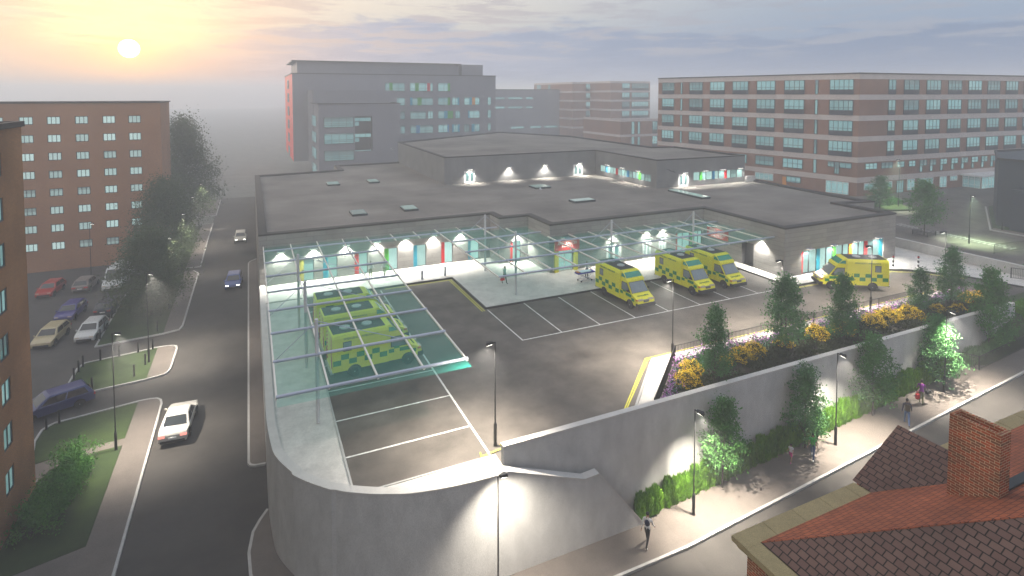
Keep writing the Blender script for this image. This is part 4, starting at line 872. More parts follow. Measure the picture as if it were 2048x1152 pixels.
def make_ambulance():
    t = thing('ambulance', 'ambulance', 'ambulance', (0, 0, 0), 0, 'yellow ambulances in the yard', local=True)
    Y = M['ambyel']
    b = MB().mat(Y); pr = [(-1.03, .52), (1.03, .52), (1.03, 2.68), (.95, 2.86), (.86, 2.93), (-.86, 2.93), (-.95, 2.86), (-1.03, 2.68)]
    n = len(pr); b.mesh([(-3.2, y, z) for y, z in pr] + [(.45, y, z) for y, z in pr], [(i, (i+1) % n, n+(i+1) % n, n+i) for i in range(n)] + [tuple(range(n-1, -1, -1)), tuple(range(n, 2*n))])
    # cab and over-cab hood as one profile
    pf = [(.44, .5, .95), (.44, 2.9, .84), (.62, 2.9, .84), (.72, 2.84, .86), (1.16, 2.44, .90), (1.30, 2.34, .93), (1.34, 2.24, .93), (1.36, 2.16, .84), (1.98, 1.36, .93), (2.06, 1.30, .93), (2.60, 1.06, .90), (2.76, .92, .88), (2.80, .72, .86), (2.78, .44, .88)]
    m_ = len(pf); b.mesh([(x, w, z) for x, z, w in pf] + [(x, -w, z) for x, z, w in pf], [(i, m_+i, m_+(i+1) % m_, (i+1) % m_) for i in range(m_)])
    for s in (1, -1):
        q = [(x, s*w, z) for x, z, w in pf]; c_ = (1.0, s*.95, 1.2)
        for i in range(m_):
            f = [c_, q[i], q[(i+1) % m_]]; b.face(f if s < 0 else f[::-1])
    b.mat(M['ambgrn'])
    for s in (1, -1):
        for i in range(7):
            x = -3.15 + i*.5; z = 1.27 if i % 2 else .93; p = [(x, s*1.034, z), (x+.5, s*1.034, z), (x+.5, s*1.034, z+.34), (x, s*1.034, z+.34)]; b.face(p if s < 0 else p[::-1])
        for i in range(5):
            x = .46 + i*.38; z = 1.02 if i % 2 else .78
            if x < 1.3: z += .25
            p = [(x, s*.962, z), (x+.38, s*.962, z), (x+.38, s*.962, z+.25), (x, s*.962, z+.25)]; b.face(p if s < 0 else p[::-1])
    b.mat(M['rubber'])
    for s in (1, -1):
        for x, w in ((-1.8, 1.037), (1.8, .955)):
            P = [(x + math.cos(R(a))*.47, s*w, .36 + math.sin(R(a))*.47) for a in range(-10, 191, 20)]; b.face(P if s < 0 else P[::-1])
    b.build('body', t)
    MB().mat(M['ambroof']).box((-3.1, -.80, 2.925), (.30, .80, 2.955)).build('roof_panel', t)
    for x in (-2.2, -.75): MB().mat(M['discwh']).lathe([(.34, 0), (.34, .06), (.27, .09)], (x, 0, 2.955), 20, smooth=False).build('roof_vent', t)
    lb = MB().mat(M['amblight'])
    def sl(x0, z0, x1, z1, w0, w1, off=.02):
        d = Vector((x1-x0, 0, z1-z0)).normalized(); nn = Vector((-d.z, 0, d.x)); nn = -nn if nn.x < 0 else nn
        return [(x0+nn.x*off, w0, z0+nn.z*off), (x0+nn.x*off, -w0, z0+nn.z*off), (x1+nn.x*off, -w1, z1+nn.z*off), (x1+nn.x*off, w1, z1+nn.z*off)]
    lb.face(sl(.76, 2.80, 1.16, 2.44, .80, .86)); lb.face([(.80, .875, 2.76), (1.12, .91, 2.48), (.52, .91, 2.48), (.52, .875, 2.76)][::-1]); lb.face([(.80, -.875, 2.76), (1.12, -.91, 2.48), (.52, -.91, 2.48), (.52, -.875, 2.76)])
    lb.mat(M['bumpdk']); 
    for y in (-.28, .28): lb.box((.74, y-.012, 2.43), (1.19, y+.012, 2.47), None)
    lb.build('light_bar', t)
    MB().mat(M['ambglass']).face(sl(1.40, 2.10, 1.97, 1.38, .76, .85)).__class__
    g = MB().mat(M['ambglass']); g.face(sl(1.40, 2.10, 1.97, 1.38, .76, .85)); g.mat(M['bumpdk']); f = sl(1.375, 2.135, 1.99, 1.355, .80, .89, .012); g.face(f); g.build('windscreen', t)
    for s in (1, -1):
        g = MB().mat(M['bumpdk']); P = [(.62, s*.962, 1.38), (1.88, s*.962, 1.38), (1.32, s*.935, 2.10), (.62, s*.935, 2.10)]; g.face(P if s < 0 else P[::-1])
        g.mat(M['ambglass']); P = [(.67, s*.970, 1.43), (1.76, s*.970, 1.43), (1.28, s*.945, 2.05), (.67, s*.945, 2.05)]; g.face(P if s < 0 else P[::-1]); g.build('side_window', t)
        g = MB().mat(M['bumpdk']).box((-2.52, s*1.03-.012, 1.80), (-1.98, s*1.03+.012, 2.42)); g.mat(M['ambglass']).box((-2.48, s*1.03-.018, 1.84), (-2.02, s*1.03+.018, 2.38)); g.build('saloon_window', t)
        text('EMERGENCY AMBULANCE', .19, M['ambgrn2'], t, frameT((-1.35, s*1.034, 2.6), (-s, 0), (0, s)))
        mirror(t, 1.72, s*.94, 1.52, M['bumpdk'], s)
        MB().mat(M['headl']).box((2.55, s*.55-.26, .92), (2.80, s*.55+.26, 1.04)).build('headlight', t, bevel=.02); MB().mat(M['amber']).box((2.50, s*.86-.05, .90), (2.73, s*.86+.05, 1.03)).build('indicator', t, bevel=.02)
        MB().mat(M['taill']).box((-3.24, s*.92-.06, .8), (-3.19, s*.92+.06, 1.5)).build('tail_light', t)
    MB().mat(M['bumpdk']).box((2.5, -.93, .40), (2.92, .93, .70)).build('bumper', t, bevel=.07)
    MB().mat(mat('grey grille', (.16, .155, .13), .5, .2, 8, tc='obj')).box((2.66, -.28, .78), (2.83, .28, .98)).build('grille', t, bevel=.02)
    MB().mat(M['alloy']).box((-3.32, -1.0, .42), (-3.12, 1.0, .58)).build('rear_step', t)
    rd_ = MB().mat(M['p_red'])
    for i in range(8):
        for s in (1, -1): y = s*(.12 + .0); rd_.face([(-3.206, s*.95, .7 + i*.25), (-3.206, s*.55, .9 + i*.25), (-3.206, s*.55, 1.02 + i*.25), (-3.206, s*.95, .82 + i*.25)] if s > 0 else [(-3.206, s*.95, .7 + i*.25), (-3.206, s*.95, .82 + i*.25), (-3.206, s*.55, 1.02 + i*.25), (-3.206, s*.55, .9 + i*.25)])
    rd_.build('rear_chevrons', t)
    n_ = Vector((.24, 0, .54)).normalized(); Tm = Matrix(((0, .913*1, n_.x, 2.36), (1, 0, 0, 0), (0, -.41*-1, n_.z, 1.185), (0, 0, 0, 1)))
    xx = Vector((0, 1, 0)); yy = Vector((-.914, 0, .406)); zz = xx.cross(yy); Tm = Matrix(((xx.x, yy.x, zz.x, 2.34), (xx.y, yy.y, zz.y, 0), (xx.z, yy.z, zz.z, 1.192), (0, 0, 0, 1)))
    text('AMBULANCE', .20, M['ambgrn2'], t, Tm, mirror=True)
    for x in (-1.8, 1.8):
        for s in (1, -1): wheel(t, x, s*(.93 if x < 0 else .86), .36, .24, s)
    return t
amb = make_ambulance()
spots_ = [((7.6, 38.45, 0), 3, 'yellow and green ambulance in the nearest covered bay, its checked side towards us'), ((7.5, 41.9, 0), 2, 'yellow and green ambulance under the left canopy, middle one of the row'), ((7.4, 45.35, 0), 1, 'yellow and green ambulance under the left canopy, farthest from the camera'),
          ((30.1, 41.35, 0), -88, 'yellow and green ambulance parked alone in a bay right of the stretcher'), ((37.3, 41.75, 0), -88, 'yellow and green ambulance in an open bay, left one of the pair side by side'), ((41.2, 41.85, 0), -88, 'yellow and green ambulance in an open bay, right one of the pair side by side'), ((51.4, 35.5, 0), 148, 'yellow and green ambulance turning in by the coloured window panels, far right')]
for i, (p, a, lab) in enumerate(spots_):
    o = amb if i == 0 else copy_tree(amb); o.location = p; o.rotation_euler.z = R(a); o['label'] = lab

def car(label, cat, name, paint, L=4.2, Wd=1.76, Hh=1.45, kind='hatch', lights=None, group=None):
    t = thing(name, label, cat, (0, 0, 0), 0, group, local=True); pm = mat(name + ' paint', paint, .28, .03, 2, spec=.7, tc='obj'); h = L/2; w = Wd/2; bz = .92 if kind != 'van' else 1.15
    K = {'hatch': (-.47*L, -.36*L, .10*L, .27*L), 'saloon': (-.33*L, -.17*L, .07*L, .23*L), 'estate': (-.485*L, -.40*L, .09*L, .25*L), 'van': (-.495*L, -.48*L, .20*L, .36*L)}[kind]
    b = MB().mat(pm)
    hood = bz - .02; nose = .68 if kind != 'van' else .85
    pf = [(-h, .45), (-h+.02, bz-.12), (-h+.12, bz), (K[0], bz+.02), (K[3], bz), (h-.28, hood-.12), (h-.05, nose), (h, .5), (h-.05, .28), (-h+.05, .3)]
    def prof_loft(pf, ws):
        n = len(pf); rings = []
        for y in ws: rings.append([(x, y[0]*w, z if z > .6 else z) for x, z in pf])
        return rings
    ws = [1.0]
    n = len(pf); ins = lambda x: w * (1 - .10 * max(0, (abs(x) - .62*h) / (.38*h))**1.5)
    low = [(x, ins(x), z) for x, z in pf]
    b.mesh([(x, y, z) for x, y, z in low] + [(x, -y, z) for x, y, z in low], [(i, n+i, n+(i+1) % n, (i+1) % n) for i in range(n)] + [tuple(range(n)), tuple(range(2*n-1, n-1, -1))])
    # cabin
    z0 = bz + .015; z1 = Hh; wi = w*.95; wt = w*(.76 if kind != 'van' else .88)
    C0 = [(K[0], wi), (K[3], wi)]; C1 = [(K[1], wt), (K[2], wt)]
    b.mesh([(K[0], wi, z0), (K[3], wi, z0), (K[3], -wi, z0), (K[0], -wi, z0), (K[1], wt, z1-.05), (K[2], wt, z1-.05), (K[2], -wt, z1-.05), (K[1], -wt, z1-.05), (K[1]+.1, wt*.9, z1), (K[2]-.12, wt*.9, z1), (K[2]-.12, -wt*.9, z1), (K[1]+.1, -wt*.9, z1)],
           [(0,1,5,4), (1,2,6,5), (2,3,7,6), (3,0,4,7), (4,5,9,8), (5,6,10,9), (6,7,11,10), (7,4,8,11), (8,9,10,11)][::1])
    bo = b.build('body', t, bevel=.05)
    for p in bo.data.polygons: p.use_smooth = True
    wr = .31 if kind != 'van' else .34
    def quad(A, Bq, Cq, Dq, name, f0=.08, f1=.92, g0=.1, g1=.9, off=.035):
        A, Bq, Cq, Dq = map(Vector, (A, Bq, Cq, Dq)); P = lambda u, v: (A*(1-u) + Bq*u)*(1-v) + (Dq*(1-u) + Cq*u)*v
        nn = (Bq-A).cross(Dq-A).normalized(); c_ = Vector((0, 0, 1.0)); 
        if nn.dot((A+Bq+Cq+Dq)/4 - c_) < 0: nn = -nn
        pts = [P(f0, g0) + nn*off*.35, P(f1, g0) + nn*off*.35, P(f1, g1) + nn*off*.35, P(f0, g1) + nn*off*.35]
        if (Vector(pts[1])-Vector(pts[0])).cross(Vector(pts[3])-Vector(pts[0])).dot(nn) < 0: pts = pts[::-1]
        MB().mat(M['carglass']).face(pts).__class__; mb = MB().mat(M['carglass']); mb.face(pts); return mb.build(name, t)
    zt = z1 - .05
    quad((K[3], wi, z0), (K[3], -wi, z0), (K[2], -wt, zt), (K[2], wt, zt), 'windscreen')
    if kind != 'van': quad((K[0], wi, z0), (K[0], -wi, z0), (K[1], -wt, zt), (K[1], wt, zt), 'rear_window')
    for s in (1, -1):
        mid = (K[0]+K[3])/2 if kind != 'van' else K[2]*.4
        f = lambda x: (K[1]*0 + x)
        tr = lambda q: K[1] + (K[2]-K[1])*q
        bt = lambda q: K[0] + (K[3]-K[0])*q
        if kind == 'van': quad((bt(.72), s*wi, z0), (bt(1), s*wi, z0), (tr(1), s*wt, zt), (tr(.72), s*wt, zt), 'side_window', .06, .9, .08, .62)
        else:
            quad((bt(0), s*wi, z0), (bt(.5), s*wi, z0), (tr(.5), s*wt, zt), (tr(0), s*wt, zt), 'side_window', .18, .97); quad((bt(.5), s*wi, z0), (bt(1), s*wi, z0), (tr(1), s*wt, zt), (tr(.5), s*wt, zt), 'side_window', .03, .86)
        xm = K[3] - .12; mirror(t, xm, s*(wi-.04), bz + .07, pm, s, .7)
        hl = MB().mat(M['hlon'] if lights == 'front' else M['headl']); hl.box((h-.24, s*w*.66-.18, nose-.12), (h-.03, s*w*.66+.18, nose+.01)); hl.build('headlight', t, bevel=.03)
        tl = MB().mat(M['tlon'] if lights == 'rear' else M['taill']); tl.box((-h-.012, s*w*.70-.20, bz-.26), (-h+.16, s*w*.70+.20, bz-.10)); tl.build('tail_light', t, bevel=.02)
        ar = MB().mat(M['rubber'])
        for x in (-.29*L, .31*L):
            P = [(x + math.cos(R(a))*(wr+.07), s*(w+.004), wr + math.sin(R(a))*(wr+.07)) for a in range(-5, 186, 19)]; ar.face(P if s < 0 else P[::-1])
        ar.build('wheel_arch', t)
    for x in (-.29*L, .31*L):
        for s in (1, -1): wheel(t, x, s*(w-.09), wr, .2, s)
    MB().mat(M['bumpdk']).box((h-.10, -w*.7, .30), (h+.02, w*.7, .50)).build('bumper', t, bevel=.03); MB().mat(M['bumpdk']).box((-h-.02, -w*.78, .30), (-h+.1, w*.78, .46)).build('bumper', t, bevel=.03)
    MB().mat(M['signwh']).box((-h-.012, -.24, .55), (-h+.02, .24, .66)).build('number_plate', t)
    return t
def put(o, x, y, a, z=-5): o.location = (x, y, z); o.rotation_euler.z = R(a)
put(car('silver white saloon car with glowing tail lights driving away on the left road', 'car', 'saloon_car', (.50, .48, .44), 4.7, 1.84, 1.45, 'saloon', 'rear'), -4.95, 45.2, 86)
put(car('bright blue car with headlights on, coming towards us on the left road', 'car', 'hatchback_car', (.02, .06, .26), 4.1, 1.78, 1.5, 'hatch', 'front'), -2.2, 76.6, -93)
put(car('pale silver car with headlights on, far off on the misty left road', 'car', 'hatchback_car', (.32, .31, .27), 4.1, 1.75, 1.48, 'hatch', 'front'), -1.75, 99.8, -91)
G_ = 'cars in the car park'
put(car('dark navy estate car pulling out beside the lawn at the left edge', 'car', 'estate_car', (.018, .024, .13), 4.75, 1.86, 1.52, 'estate'), -13.6, 51.4, 205)
put(car('white hatchback parked facing us, nearest the lawn kerb', 'car', 'hatchback_car', (.52, .52, .50), 4.0, 1.74, 1.5, 'hatch', None, G_), -14.3, 66.2, -97)
put(car('cream saloon parked facing us beside the brick corner', 'car', 'saloon_car', (.42, .35, .20), 4.4, 1.74, 1.45, 'hatch', None, G_), -17.5, 66.4, -97)
put(car('dark blue grey estate parked with its red tail lights towards us', 'car', 'estate_car', (.02, .022, .045), 4.3, 1.74, 1.5, 'estate', None, G_), -14.2, 73.2, 84)
put(car('deep blue hatchback parked facing us behind the cream car', 'car', 'hatchback_car', (.02, .018, .17), 4.1, 1.74, 1.46, 'hatch', None, G_), -17.5, 73.0, -97)
put(car('grey hatchback with red lights parked at the back of the car park', 'car', 'hatchback_car', (.20, .16, .14), 4.1, 1.74, 1.5, 'hatch', None, G_), -18.3, 82.8, 84)
put(car('red hatchback parked facing us at the back left of the car park', 'car', 'hatchback_car', (.38, .018, .012), 4.0, 1.72, 1.45, 'hatch', None, G_), -21.6, 82.4, -97)
put(car('tall white van parked beside the big misty tree', 'van', 'delivery_van', (.58, .58, .56), 5.6, 2.0, 2.5, 'van'), -15.0, 82.6, -97)
# ------------------------------------------------------------------ street lamps, bollards, railings
def make_lamp(h, name='street_lamp'):
    t = thing(name, 'lamp', 'street lamp', (0, 0, 0), 0, 'street lamps', local=True)
    MB().mat(M['metal_dk']).lathe([(.10, 0), (.10, .03), (.085, .05), (.085, 1.15), (.06, 1.2)], n=12, smooth=False).build('base_sleeve', t)
    MB().mat(M['metal_dk']).tube([(0, 0, 1.15), (0, 0, h)], [.04, .03], 8).build('pole', t)
    T = Matrix.Translation((0, 0, h)) @ Matrix.Rotation(R(12), 4, 'Y')
    hd = MB().mat(M['metal_dk']); hd.tube([(-.04, 0, h-.03), (.16, 0, h-.05)], .03, 8)
    hd.mesh([T @ Vector(p) for p in ((.10, -.07, -.06), (.52, -.13, -.08), (.52, .13, -.08), (.10, .07, -.06), (.10, -.06, .05), (.46, -.12, .08), (.46, .12, .08), (.10, .06, .05))], [(3,2,1,0), (4,5,6,7), (0,1,5,4), (1,2,6,5), (2,3,7,6), (3,0,4,7)])
    o = hd.build('lamp_head', t, bevel=.015); MB().mat(M['lampon']).mesh([T @ Vector(p) for p in ((.18, -.08, -.076), (.49, -.11, -.086), (.49, .11, -.086), (.18, .08, -.076))], [(3, 2, 1, 0)]).build('lens', o)
    return t
LP = {}
LAMP_E = 8200
def lamp(label, x, y, z, h, dx, dy, e=1., ang=94, color=(1, .91, .78), blend=1.):
    k = round(h, 1)
    if k not in LP: o = LP[k] = make_lamp(h)
    else: o = copy_tree(LP[k])
    o.location = (x, y, z); o.rotation_euler.z = math.atan2(dy, dx); o['label'] = label
    if e: 
        spot('lamp_light', (x + dx*.35, y + dy*.35, z + h - .22), LAMP_E * e, ang, blend, color, (dx*.2, dy*.2, -1), .09)
lamp('black street lamp on the footway nearest the man in the white tracksuit', 21.73, 23.45, -4.75, 5.95, .5, -.87, 1.3, 100)
lamp('black street lamp on the footway just right of the woman in green', 33.28, 23.45, -3.83, 5.95, .5, -.87, 1.3, 100)
lamp('black street lamp on the footway near the person in purple', 44.72, 23.4, -2.9, 5.95, .5, -.87, 1.3, 100)
lamp('black street lamp standing close in front of the curved concrete wall', 9.68, 22.6, -4.88, 6.3, .9, .3, .45, 105)
lamp('black lamp post with glowing head behind the end of the straight retaining wall', 11.3, 26.75, .06, 5.5, -.9, .3, .8, 125)
lamp('black lamp post at the front corner of the flower bed', 25.9, 30.2, .2, 5.6, -.8, .5, .8, 125)
lamp('black lamp post in the flower bed beside the turning ambulance', 47.1, 30.4, .2, 5.55, -.8, .5, .9, 125)
lamp('black lamp post in the flower bed behind the wide bed tree', 36.5, 30.35, .2, 5.6, -.8, .5, .8, 125)
lamp('black lamp post at the far end of the flower bed by the exit road', 57.7, 30.5, .2, 5.6, -.8, .5, .6, 125)
lamp('dark street lamp throwing greenish light on the ground right of the hospital', 80.0, 39.73, 0, 6.0, .9, -.3, 1.2, 95, (.72, 1, .62))
lamp('tall thin lamp post in front of the brick building entrance', 94.8, 57.2, .05, 7.8, -.9, .3, 1.1, 90, (.85, 1, .7))
for i, (y, w) in enumerate(((43.86, 'standing by the bush lawn at the bottom left'), (57.38, 'on the lawn with the bollards'), (71.0, 'in front of the nearest big tree'), (84.5, 'between the two nearer big trees'), (98.0, 'in the mist before the farthest big tree'), (111.5, 'faint in the mist at the far end of the road'))):
    lamp('tall black street lamp ' + w, -8.42, y, -4.9, 7.8, 1, .05, (1., 1., .15, .3, .5, .5)[i], 96)
lamp('dark street lamp at the far edge of the car park', -19.0, 88.5, -5, 6.8, 1, 0, 0)

def bollard(label, x, y, z, h=1.0, kind='dark', group='bollards along the lawns'):
    t = thing('bollard', label, 'bollard', (x, y, z), 0, group)
    if kind == 'dark': MB().mat(M['metal_dk']).lathe([(.075, 0), (.075, h-.06), (.06, h-.02), (.02, h)], (x, y, z), 10).build('post', t)
    elif kind == 'grey': MB().mat(M['steel']).lathe([(.11, 0), (.11, h-.06), (.08, h)], (x, y, z), 12).build('post', t)
    else:
        MB().mat(M['metal_dk']).lathe([(.09, 0), (.09, h-.04), (.05, h)], (x, y, z), 12).build('post', t)
        for k, c in enumerate((.18, .58)): MB().mat(M['signwh']).lathe([(.094, h*c), (.094, h*(c+.17))], (x, y, z), 12).build('white_band', t)
        MB().mat(M['p_red']).lathe([(.094, h*.86), (.094, h*.94)], (x, y, z), 12).build('red_band', t)
for i, (x, y) in enumerate([(-13.49, 56.32), (-13.49, 57.73), (-13.40, 58.69), (-12.33, 59.5), (-10.99, 59.7), (-9.60, 59.95), (-8.5, 60.15)]): bollard('dark post on the far edge of the middle lawn, %s from the car park end' % ORDN[i], x, y, -4.9)
for i, (x, y) in enumerate([(-11.76, 53.8), (-9.13, 54.9), (-8.62, 56.9)]): bollard('dark post inside the middle lawn, ' + ('nearest the drive on its left', 'in the lit grass', 'close beside the lamp post')[i], x, y, -4.9)
for i, (x, y) in enumerate([(-12.7, 49.1), (-13.3, 48.6)]): bollard('dark post by the navy estate car on the near lawn, ' + ('right one', 'left one')[i] + ' of two', x, y, -4.9)
for i, (x, y) in enumerate([(-13.37, 64.66), (-13.42, 66.63), (-13.45, 68.48), (-13.47, 70.27), (-13.47, 71.81)]): bollard('dark post along the car park side of the tree lawn, %s from the near corner' % ORDN[i], x, y, -4.9)
bollard('dark post at the front of the tree lawn beside its lamp', -8.7, 64.6, -4.9)
bollard('short grey steel bollard in front of the cyan panel window', 15.08, 54.1, .13, .95, 'grey', 'grey bollards by the yard kerb'); bollard('short grey steel bollard in front of the red panel window', 17.5, 54.3, .13, .95, 'grey', 'grey bollards by the yard kerb')
for i, (x, y) in enumerate([(51.84, 38.16), (61.62, 37.5), (63.88, 36.3)]): bollard(('black and white banded bollard just in front of the turning ambulance nose', 'black and white banded bollard by the hospital corner behind the turning ambulance', 'black and white banded bollard farthest right on the kerb curve')[i], x, y, .13, 1.15, 'band', 'banded bollards on the kerb')
bollard('lone dark bollard on the lit lawn path by the slate building', 91.4, 41.6, .1, 1.1, 'dark', 'lone bollard')

def railing(label, pts, h=1.0, z=lambda x, y: 0, sp=.13):
    t = thing('railing', label, 'railing', (pts[0][0], pts[0][1], z(*pts[0])))
    P = [Vector((x, y, z(x, y))) for x, y in pts]; up = Vector((0, 0, 1))
    MB().mat(M['metal_dk']).tube([p + up*h for p in P], .028, 6).build('top_rail', t); MB().mat(M['metal_dk']).tube([p + up*.12 for p in P], .02, 6).build('bottom_rail', t)
    b = MB().mat(M['metal_dk'])
    for a, c in zip(P, P[1:]):
        n = max(2, int((c-a).length / sp))
        for i in range(n):
            q = a.lerp(c, (i+.5)/n); b.box((q.x-.009, q.y-.009, q.z+.12), (q.x+.009, q.y+.009, q.z+h))
    b.build('bars', t)
    for a, c in zip(P, P[1:]):
        n = max(1, int((c-a).length / 4))
        for i in range(n): q = a.lerp(c, i/n); MB().mat(M['metal_dk']).box((q.x-.03, q.y-.03, q.z-.15), (q.x+.03, q.y+.03, q.z+h+.03)).build('post', t)
railing('black steel railing along the kerb edge of the flower bed', [(20.55, 25.4), (26.15, 30.25), (36, 30.28), (48, 30.28), (59.8, 30.28)], 1.0, lambda x, y: .14)
railing('black steel railing along the footway below the grass bank at right', [(49.3, 24.85), (49.75, 23.72), (56, 23.7), (64, 23.7), (74, 23.7)], 1.05, lambda x, y: zst(x)+.12)
railing('short dark railing on the ground near the greenish lamp', [(77.4, 35.9), (83.5, 35.3), (92, 34.6)], 1.1)
railing('dark railing round planting at the far end of the yard exit road', [(68.3, 30.2), (69.8, 28.2), (69.7, 25.6)], 1.1, lambda x, y: .05)
railing('low square metal guard round the foot of the thin tree beyond the hospital', [(78.6, 43.7), (80.4, 43.7), (80.4, 45.5), (78.6, 45.5), (78.6, 43.7)], .6)
# ------------------------------------------------------------------ trees and planting
def leafquad(mb, p, s, rng, flat=0.):
    a = rng.uniform(0, 6.283); ct = rng.uniform(-1, 1) ; st = math.sqrt(1-ct*ct); n = Vector((st*math.cos(a), st*math.sin(a), ct + flat)).normalized()
    u = n.orthogonal().normalized(); v = n.cross(u); b = rng.uniform(0, 6.283); u, v = u*math.cos(b) + v*math.sin(b), v*math.cos(b) - u*math.sin(b)
    L = s * rng.uniform(.7, 1.3); w = L * .5
    i = len(mb.v); mb.v += [tuple(p - u*L*.5), tuple(p + v*w*.5), tuple(p + u*L*.5), tuple(p - v*w*.5)]; mb.f.append((i, i+1, i+2, i+3)); mb.m.append(mb.k); mb.sm.append(False)
def make_tree(name, h, rad, lm, seed, leaves=5200, ls=.13, base=.28, pointy=1., trunk_r=.05, bough=30, open_=.16):
    rng = random.Random(seed); t = thing(name, name, 'tree', (0, 0, 0), 0, None, local=True)
    tr = MB().mat(M['bark']); lean = [(math.sin(seed + k*1.3)*.012*h*k/6, math.cos(seed*2 + k)*.012*h*k/6, h*.93*k/6) for k in range(7)]
    tr.tube(lean, [trunk_r*(1 - .13*k) for k in range(7)], 8)
    lf = MB().mat(lm); tips = []
    z0 = h * base
    def env(f):                                  # crown radius over its height, 0 bottom .. 1 top
        return rad * (math.sin(math.pi * min(1, (f*.93 + .07) ** .62 * 1.0)) ** .75 * (1 - .25*f*pointy) + .04)
    for i in range(bough):
        f = (i + .5) / bough; z = z0 + (h - z0) * f * .97; az = i*2.4 + rng.uniform(-.5, .5); r_ = env(f) * rng.uniform(.62, 1.12)
        p0 = Vector((lean[0][0], lean[0][1], max(.1, z - r_*.45))); p2 = Vector((math.cos(az)*r_, math.sin(az)*r_, z + r_*.12)); p1 = p0.lerp(p2, .5) + Vector((0, 0, r_*.08))
        tr.tube([p0, p1, p2], [trunk_r*.42*(1-.6*f), trunk_r*.26*(1-.6*f), .006], 5, caps=False)
        tips.append((p0, p1, p2, r_))
    per = leaves // bough
    for p0, p1, p2, r_ in tips:
        nc = 5
        for c in range(nc):
            q = p0.lerp(p2, .38 + .62*(c + rng.random())/nc) + Vector((rng.gauss(0, .10), rng.gauss(0, .10), rng.gauss(0, .08)))*rad
            sg = rad * open_ * rng.uniform(.6, 1.25)
            for k in range(per // nc):
                p = q + Vector((rng.gauss(0, sg), rng.gauss(0, sg), rng.gauss(0, sg*.72)))
                leafquad(lf, p, ls, rng, .25)
    tr.build('trunk', t, uv=False); lf.build('crown', t, uv=False); return t
PROTO = {}
def plant(kind, mk, label, x, y, z, s=1., rz=0, group=None, cat=None, sxy=None):
    if kind not in PROTO: o = PROTO[kind] = mk()
    else: o = copy_tree(PROTO[kind])
    o.location = (x, y, z); o.rotation_euler = (0, 0, rz); o.scale = (sxy or s, sxy or s, s); o['label'] = label
    if group: o['group'] = group
    if cat: o['category'] = cat
    return o
SA = lambda: make_tree('street_tree', 5.4, 1.45, M['leafA'], 3, 7200, .15, .26, 1., .055, 34)
SB = lambda: make_tree('street_tree', 5.4, 1.5, M['leafB'], 11, 7200, .15, .22, 1.1, .05, 36)
for i, (k, x, y, z, s, sx, rz, lab) in enumerate((('SA', 24.58, 24.2, -4.6, 1.0, .95, .3, 'slender green street tree on the footway, nearest the sloping wall end'), ('SB', 31.46, 24.2, -4.05, 1.0, 1.0, 1.2, 'slender green street tree behind the woman in the green top'), ('SA', 38.04, 24.2, -3.5, 1.03, 1.05, 2.5, 'dark slender street tree against the hedge, third along the footway'), ('SB', 45.18, 24.2, -2.95, .95, 1.08, 4.0, 'brightly lit street tree beside the lamp by the railing corner'), ('SA', 52.61, 24.5, -2.3, 1.30, 1.1, 5.1, 'tall dark street tree behind the railing on the grass bank'))):
    plant(k, SA if k == 'SA' else SB, lab, x, y, z, s, rz, 'street trees', sxy=sx)
PA = lambda: make_tree('bed_tree', 5.2, 1.4, M['leafB'], 21, 7000, .15, .2, 1.2, .05, 34)
for i, (x, y, s, sx, rz, lab) in enumerate(((26.14, 26.5, .95, .85, 0, 'small upright tree at the near end of the flower bed'), (33.91, 27.8, 1.05, 1.15, 1.1, 'wide green tree in the flower bed, in front of the white bay lines'), (38.59, 26.9, 1.0, .95, 2.9, 'green tree in the flower bed partly hiding the turning ambulance'), (50.2, 28.3, .72, .75, 4.4, 'short green tree in the flower bed right of the turning ambulance'), (54.4, 28.2, .95, .95, 5.5, 'taller green tree near the far end of the flower bed'))):
    plant('PA', PA, lab, x, y, .2, s, rz, 'trees in the flower bed', sxy=sx)
plant('SB', SB, 'dim thin tree at the lit path before the brick building', 90.3, 57.3, 0, 1.0, 2, 'trees beyond the hospital', sxy=1.4); plant('SA', SA, 'dim thin tree in a square metal guard beyond the hospital corner', 79.5, 44.6, 0, 1.32, 3.3, 'trees beyond the hospital', sxy=1.6)
BG = lambda: make_tree('large_tree', 11.5, 3.7, M['leafC'], 31, 26000, .25, .14, .1, .2, 80, .2)
plant('BG', BG, 'big rounded tree on the lawn by the white van, nearest of three', -9.9, 69.8, -4.9, .78, .4, 'big trees left of the road', sxy=.92)
plant('BG', BG, 'big rounded misty tree in the middle of the three by the road', -10.6, 86.5, -4.9, 1.04, 2.2, 'big trees left of the road', sxy=1.0)
plant('BG', BG, 'tallest misty tree, farthest of the three beside the brick flats', -10.6, 114, -4.9, 1.62, 4.1, 'big trees left of the road', sxy=1.35)
# dense bush on the near lawn
t = thing('bush', 'dense leafy green bush on the near lawn beside the brick flats', 'bush', (-10.6, 39, -4.9))
rng = random.Random(5); lf = MB().mat(M['leafBush']); st = MB().mat(M['bark'])
for i in range(15):
    f = i / 14; c = Vector((-9.95 - .55*f + rng.gauss(0, .2), 42.4 - 5.6*f, -4.3 + rng.uniform(-.1, .3)))
    st.tube([(c.x, c.y, -4.95), tuple(c)], [.03, .012], 5)
    for k in range(14):
        d = Vector((rng.gauss(0, .36), rng.gauss(0, .36), rng.gauss(.25, .42)))
        for q in range(70):
            p = c + d + Vector((rng.gauss(0, .2), rng.gauss(0, .2), rng.gauss(0, .17)))
            if p.z > -4.9: leafquad(lf, p, .15, rng, .4)
st.build('stems', t, uv=False); lf.build('foliage', t, uv=False)
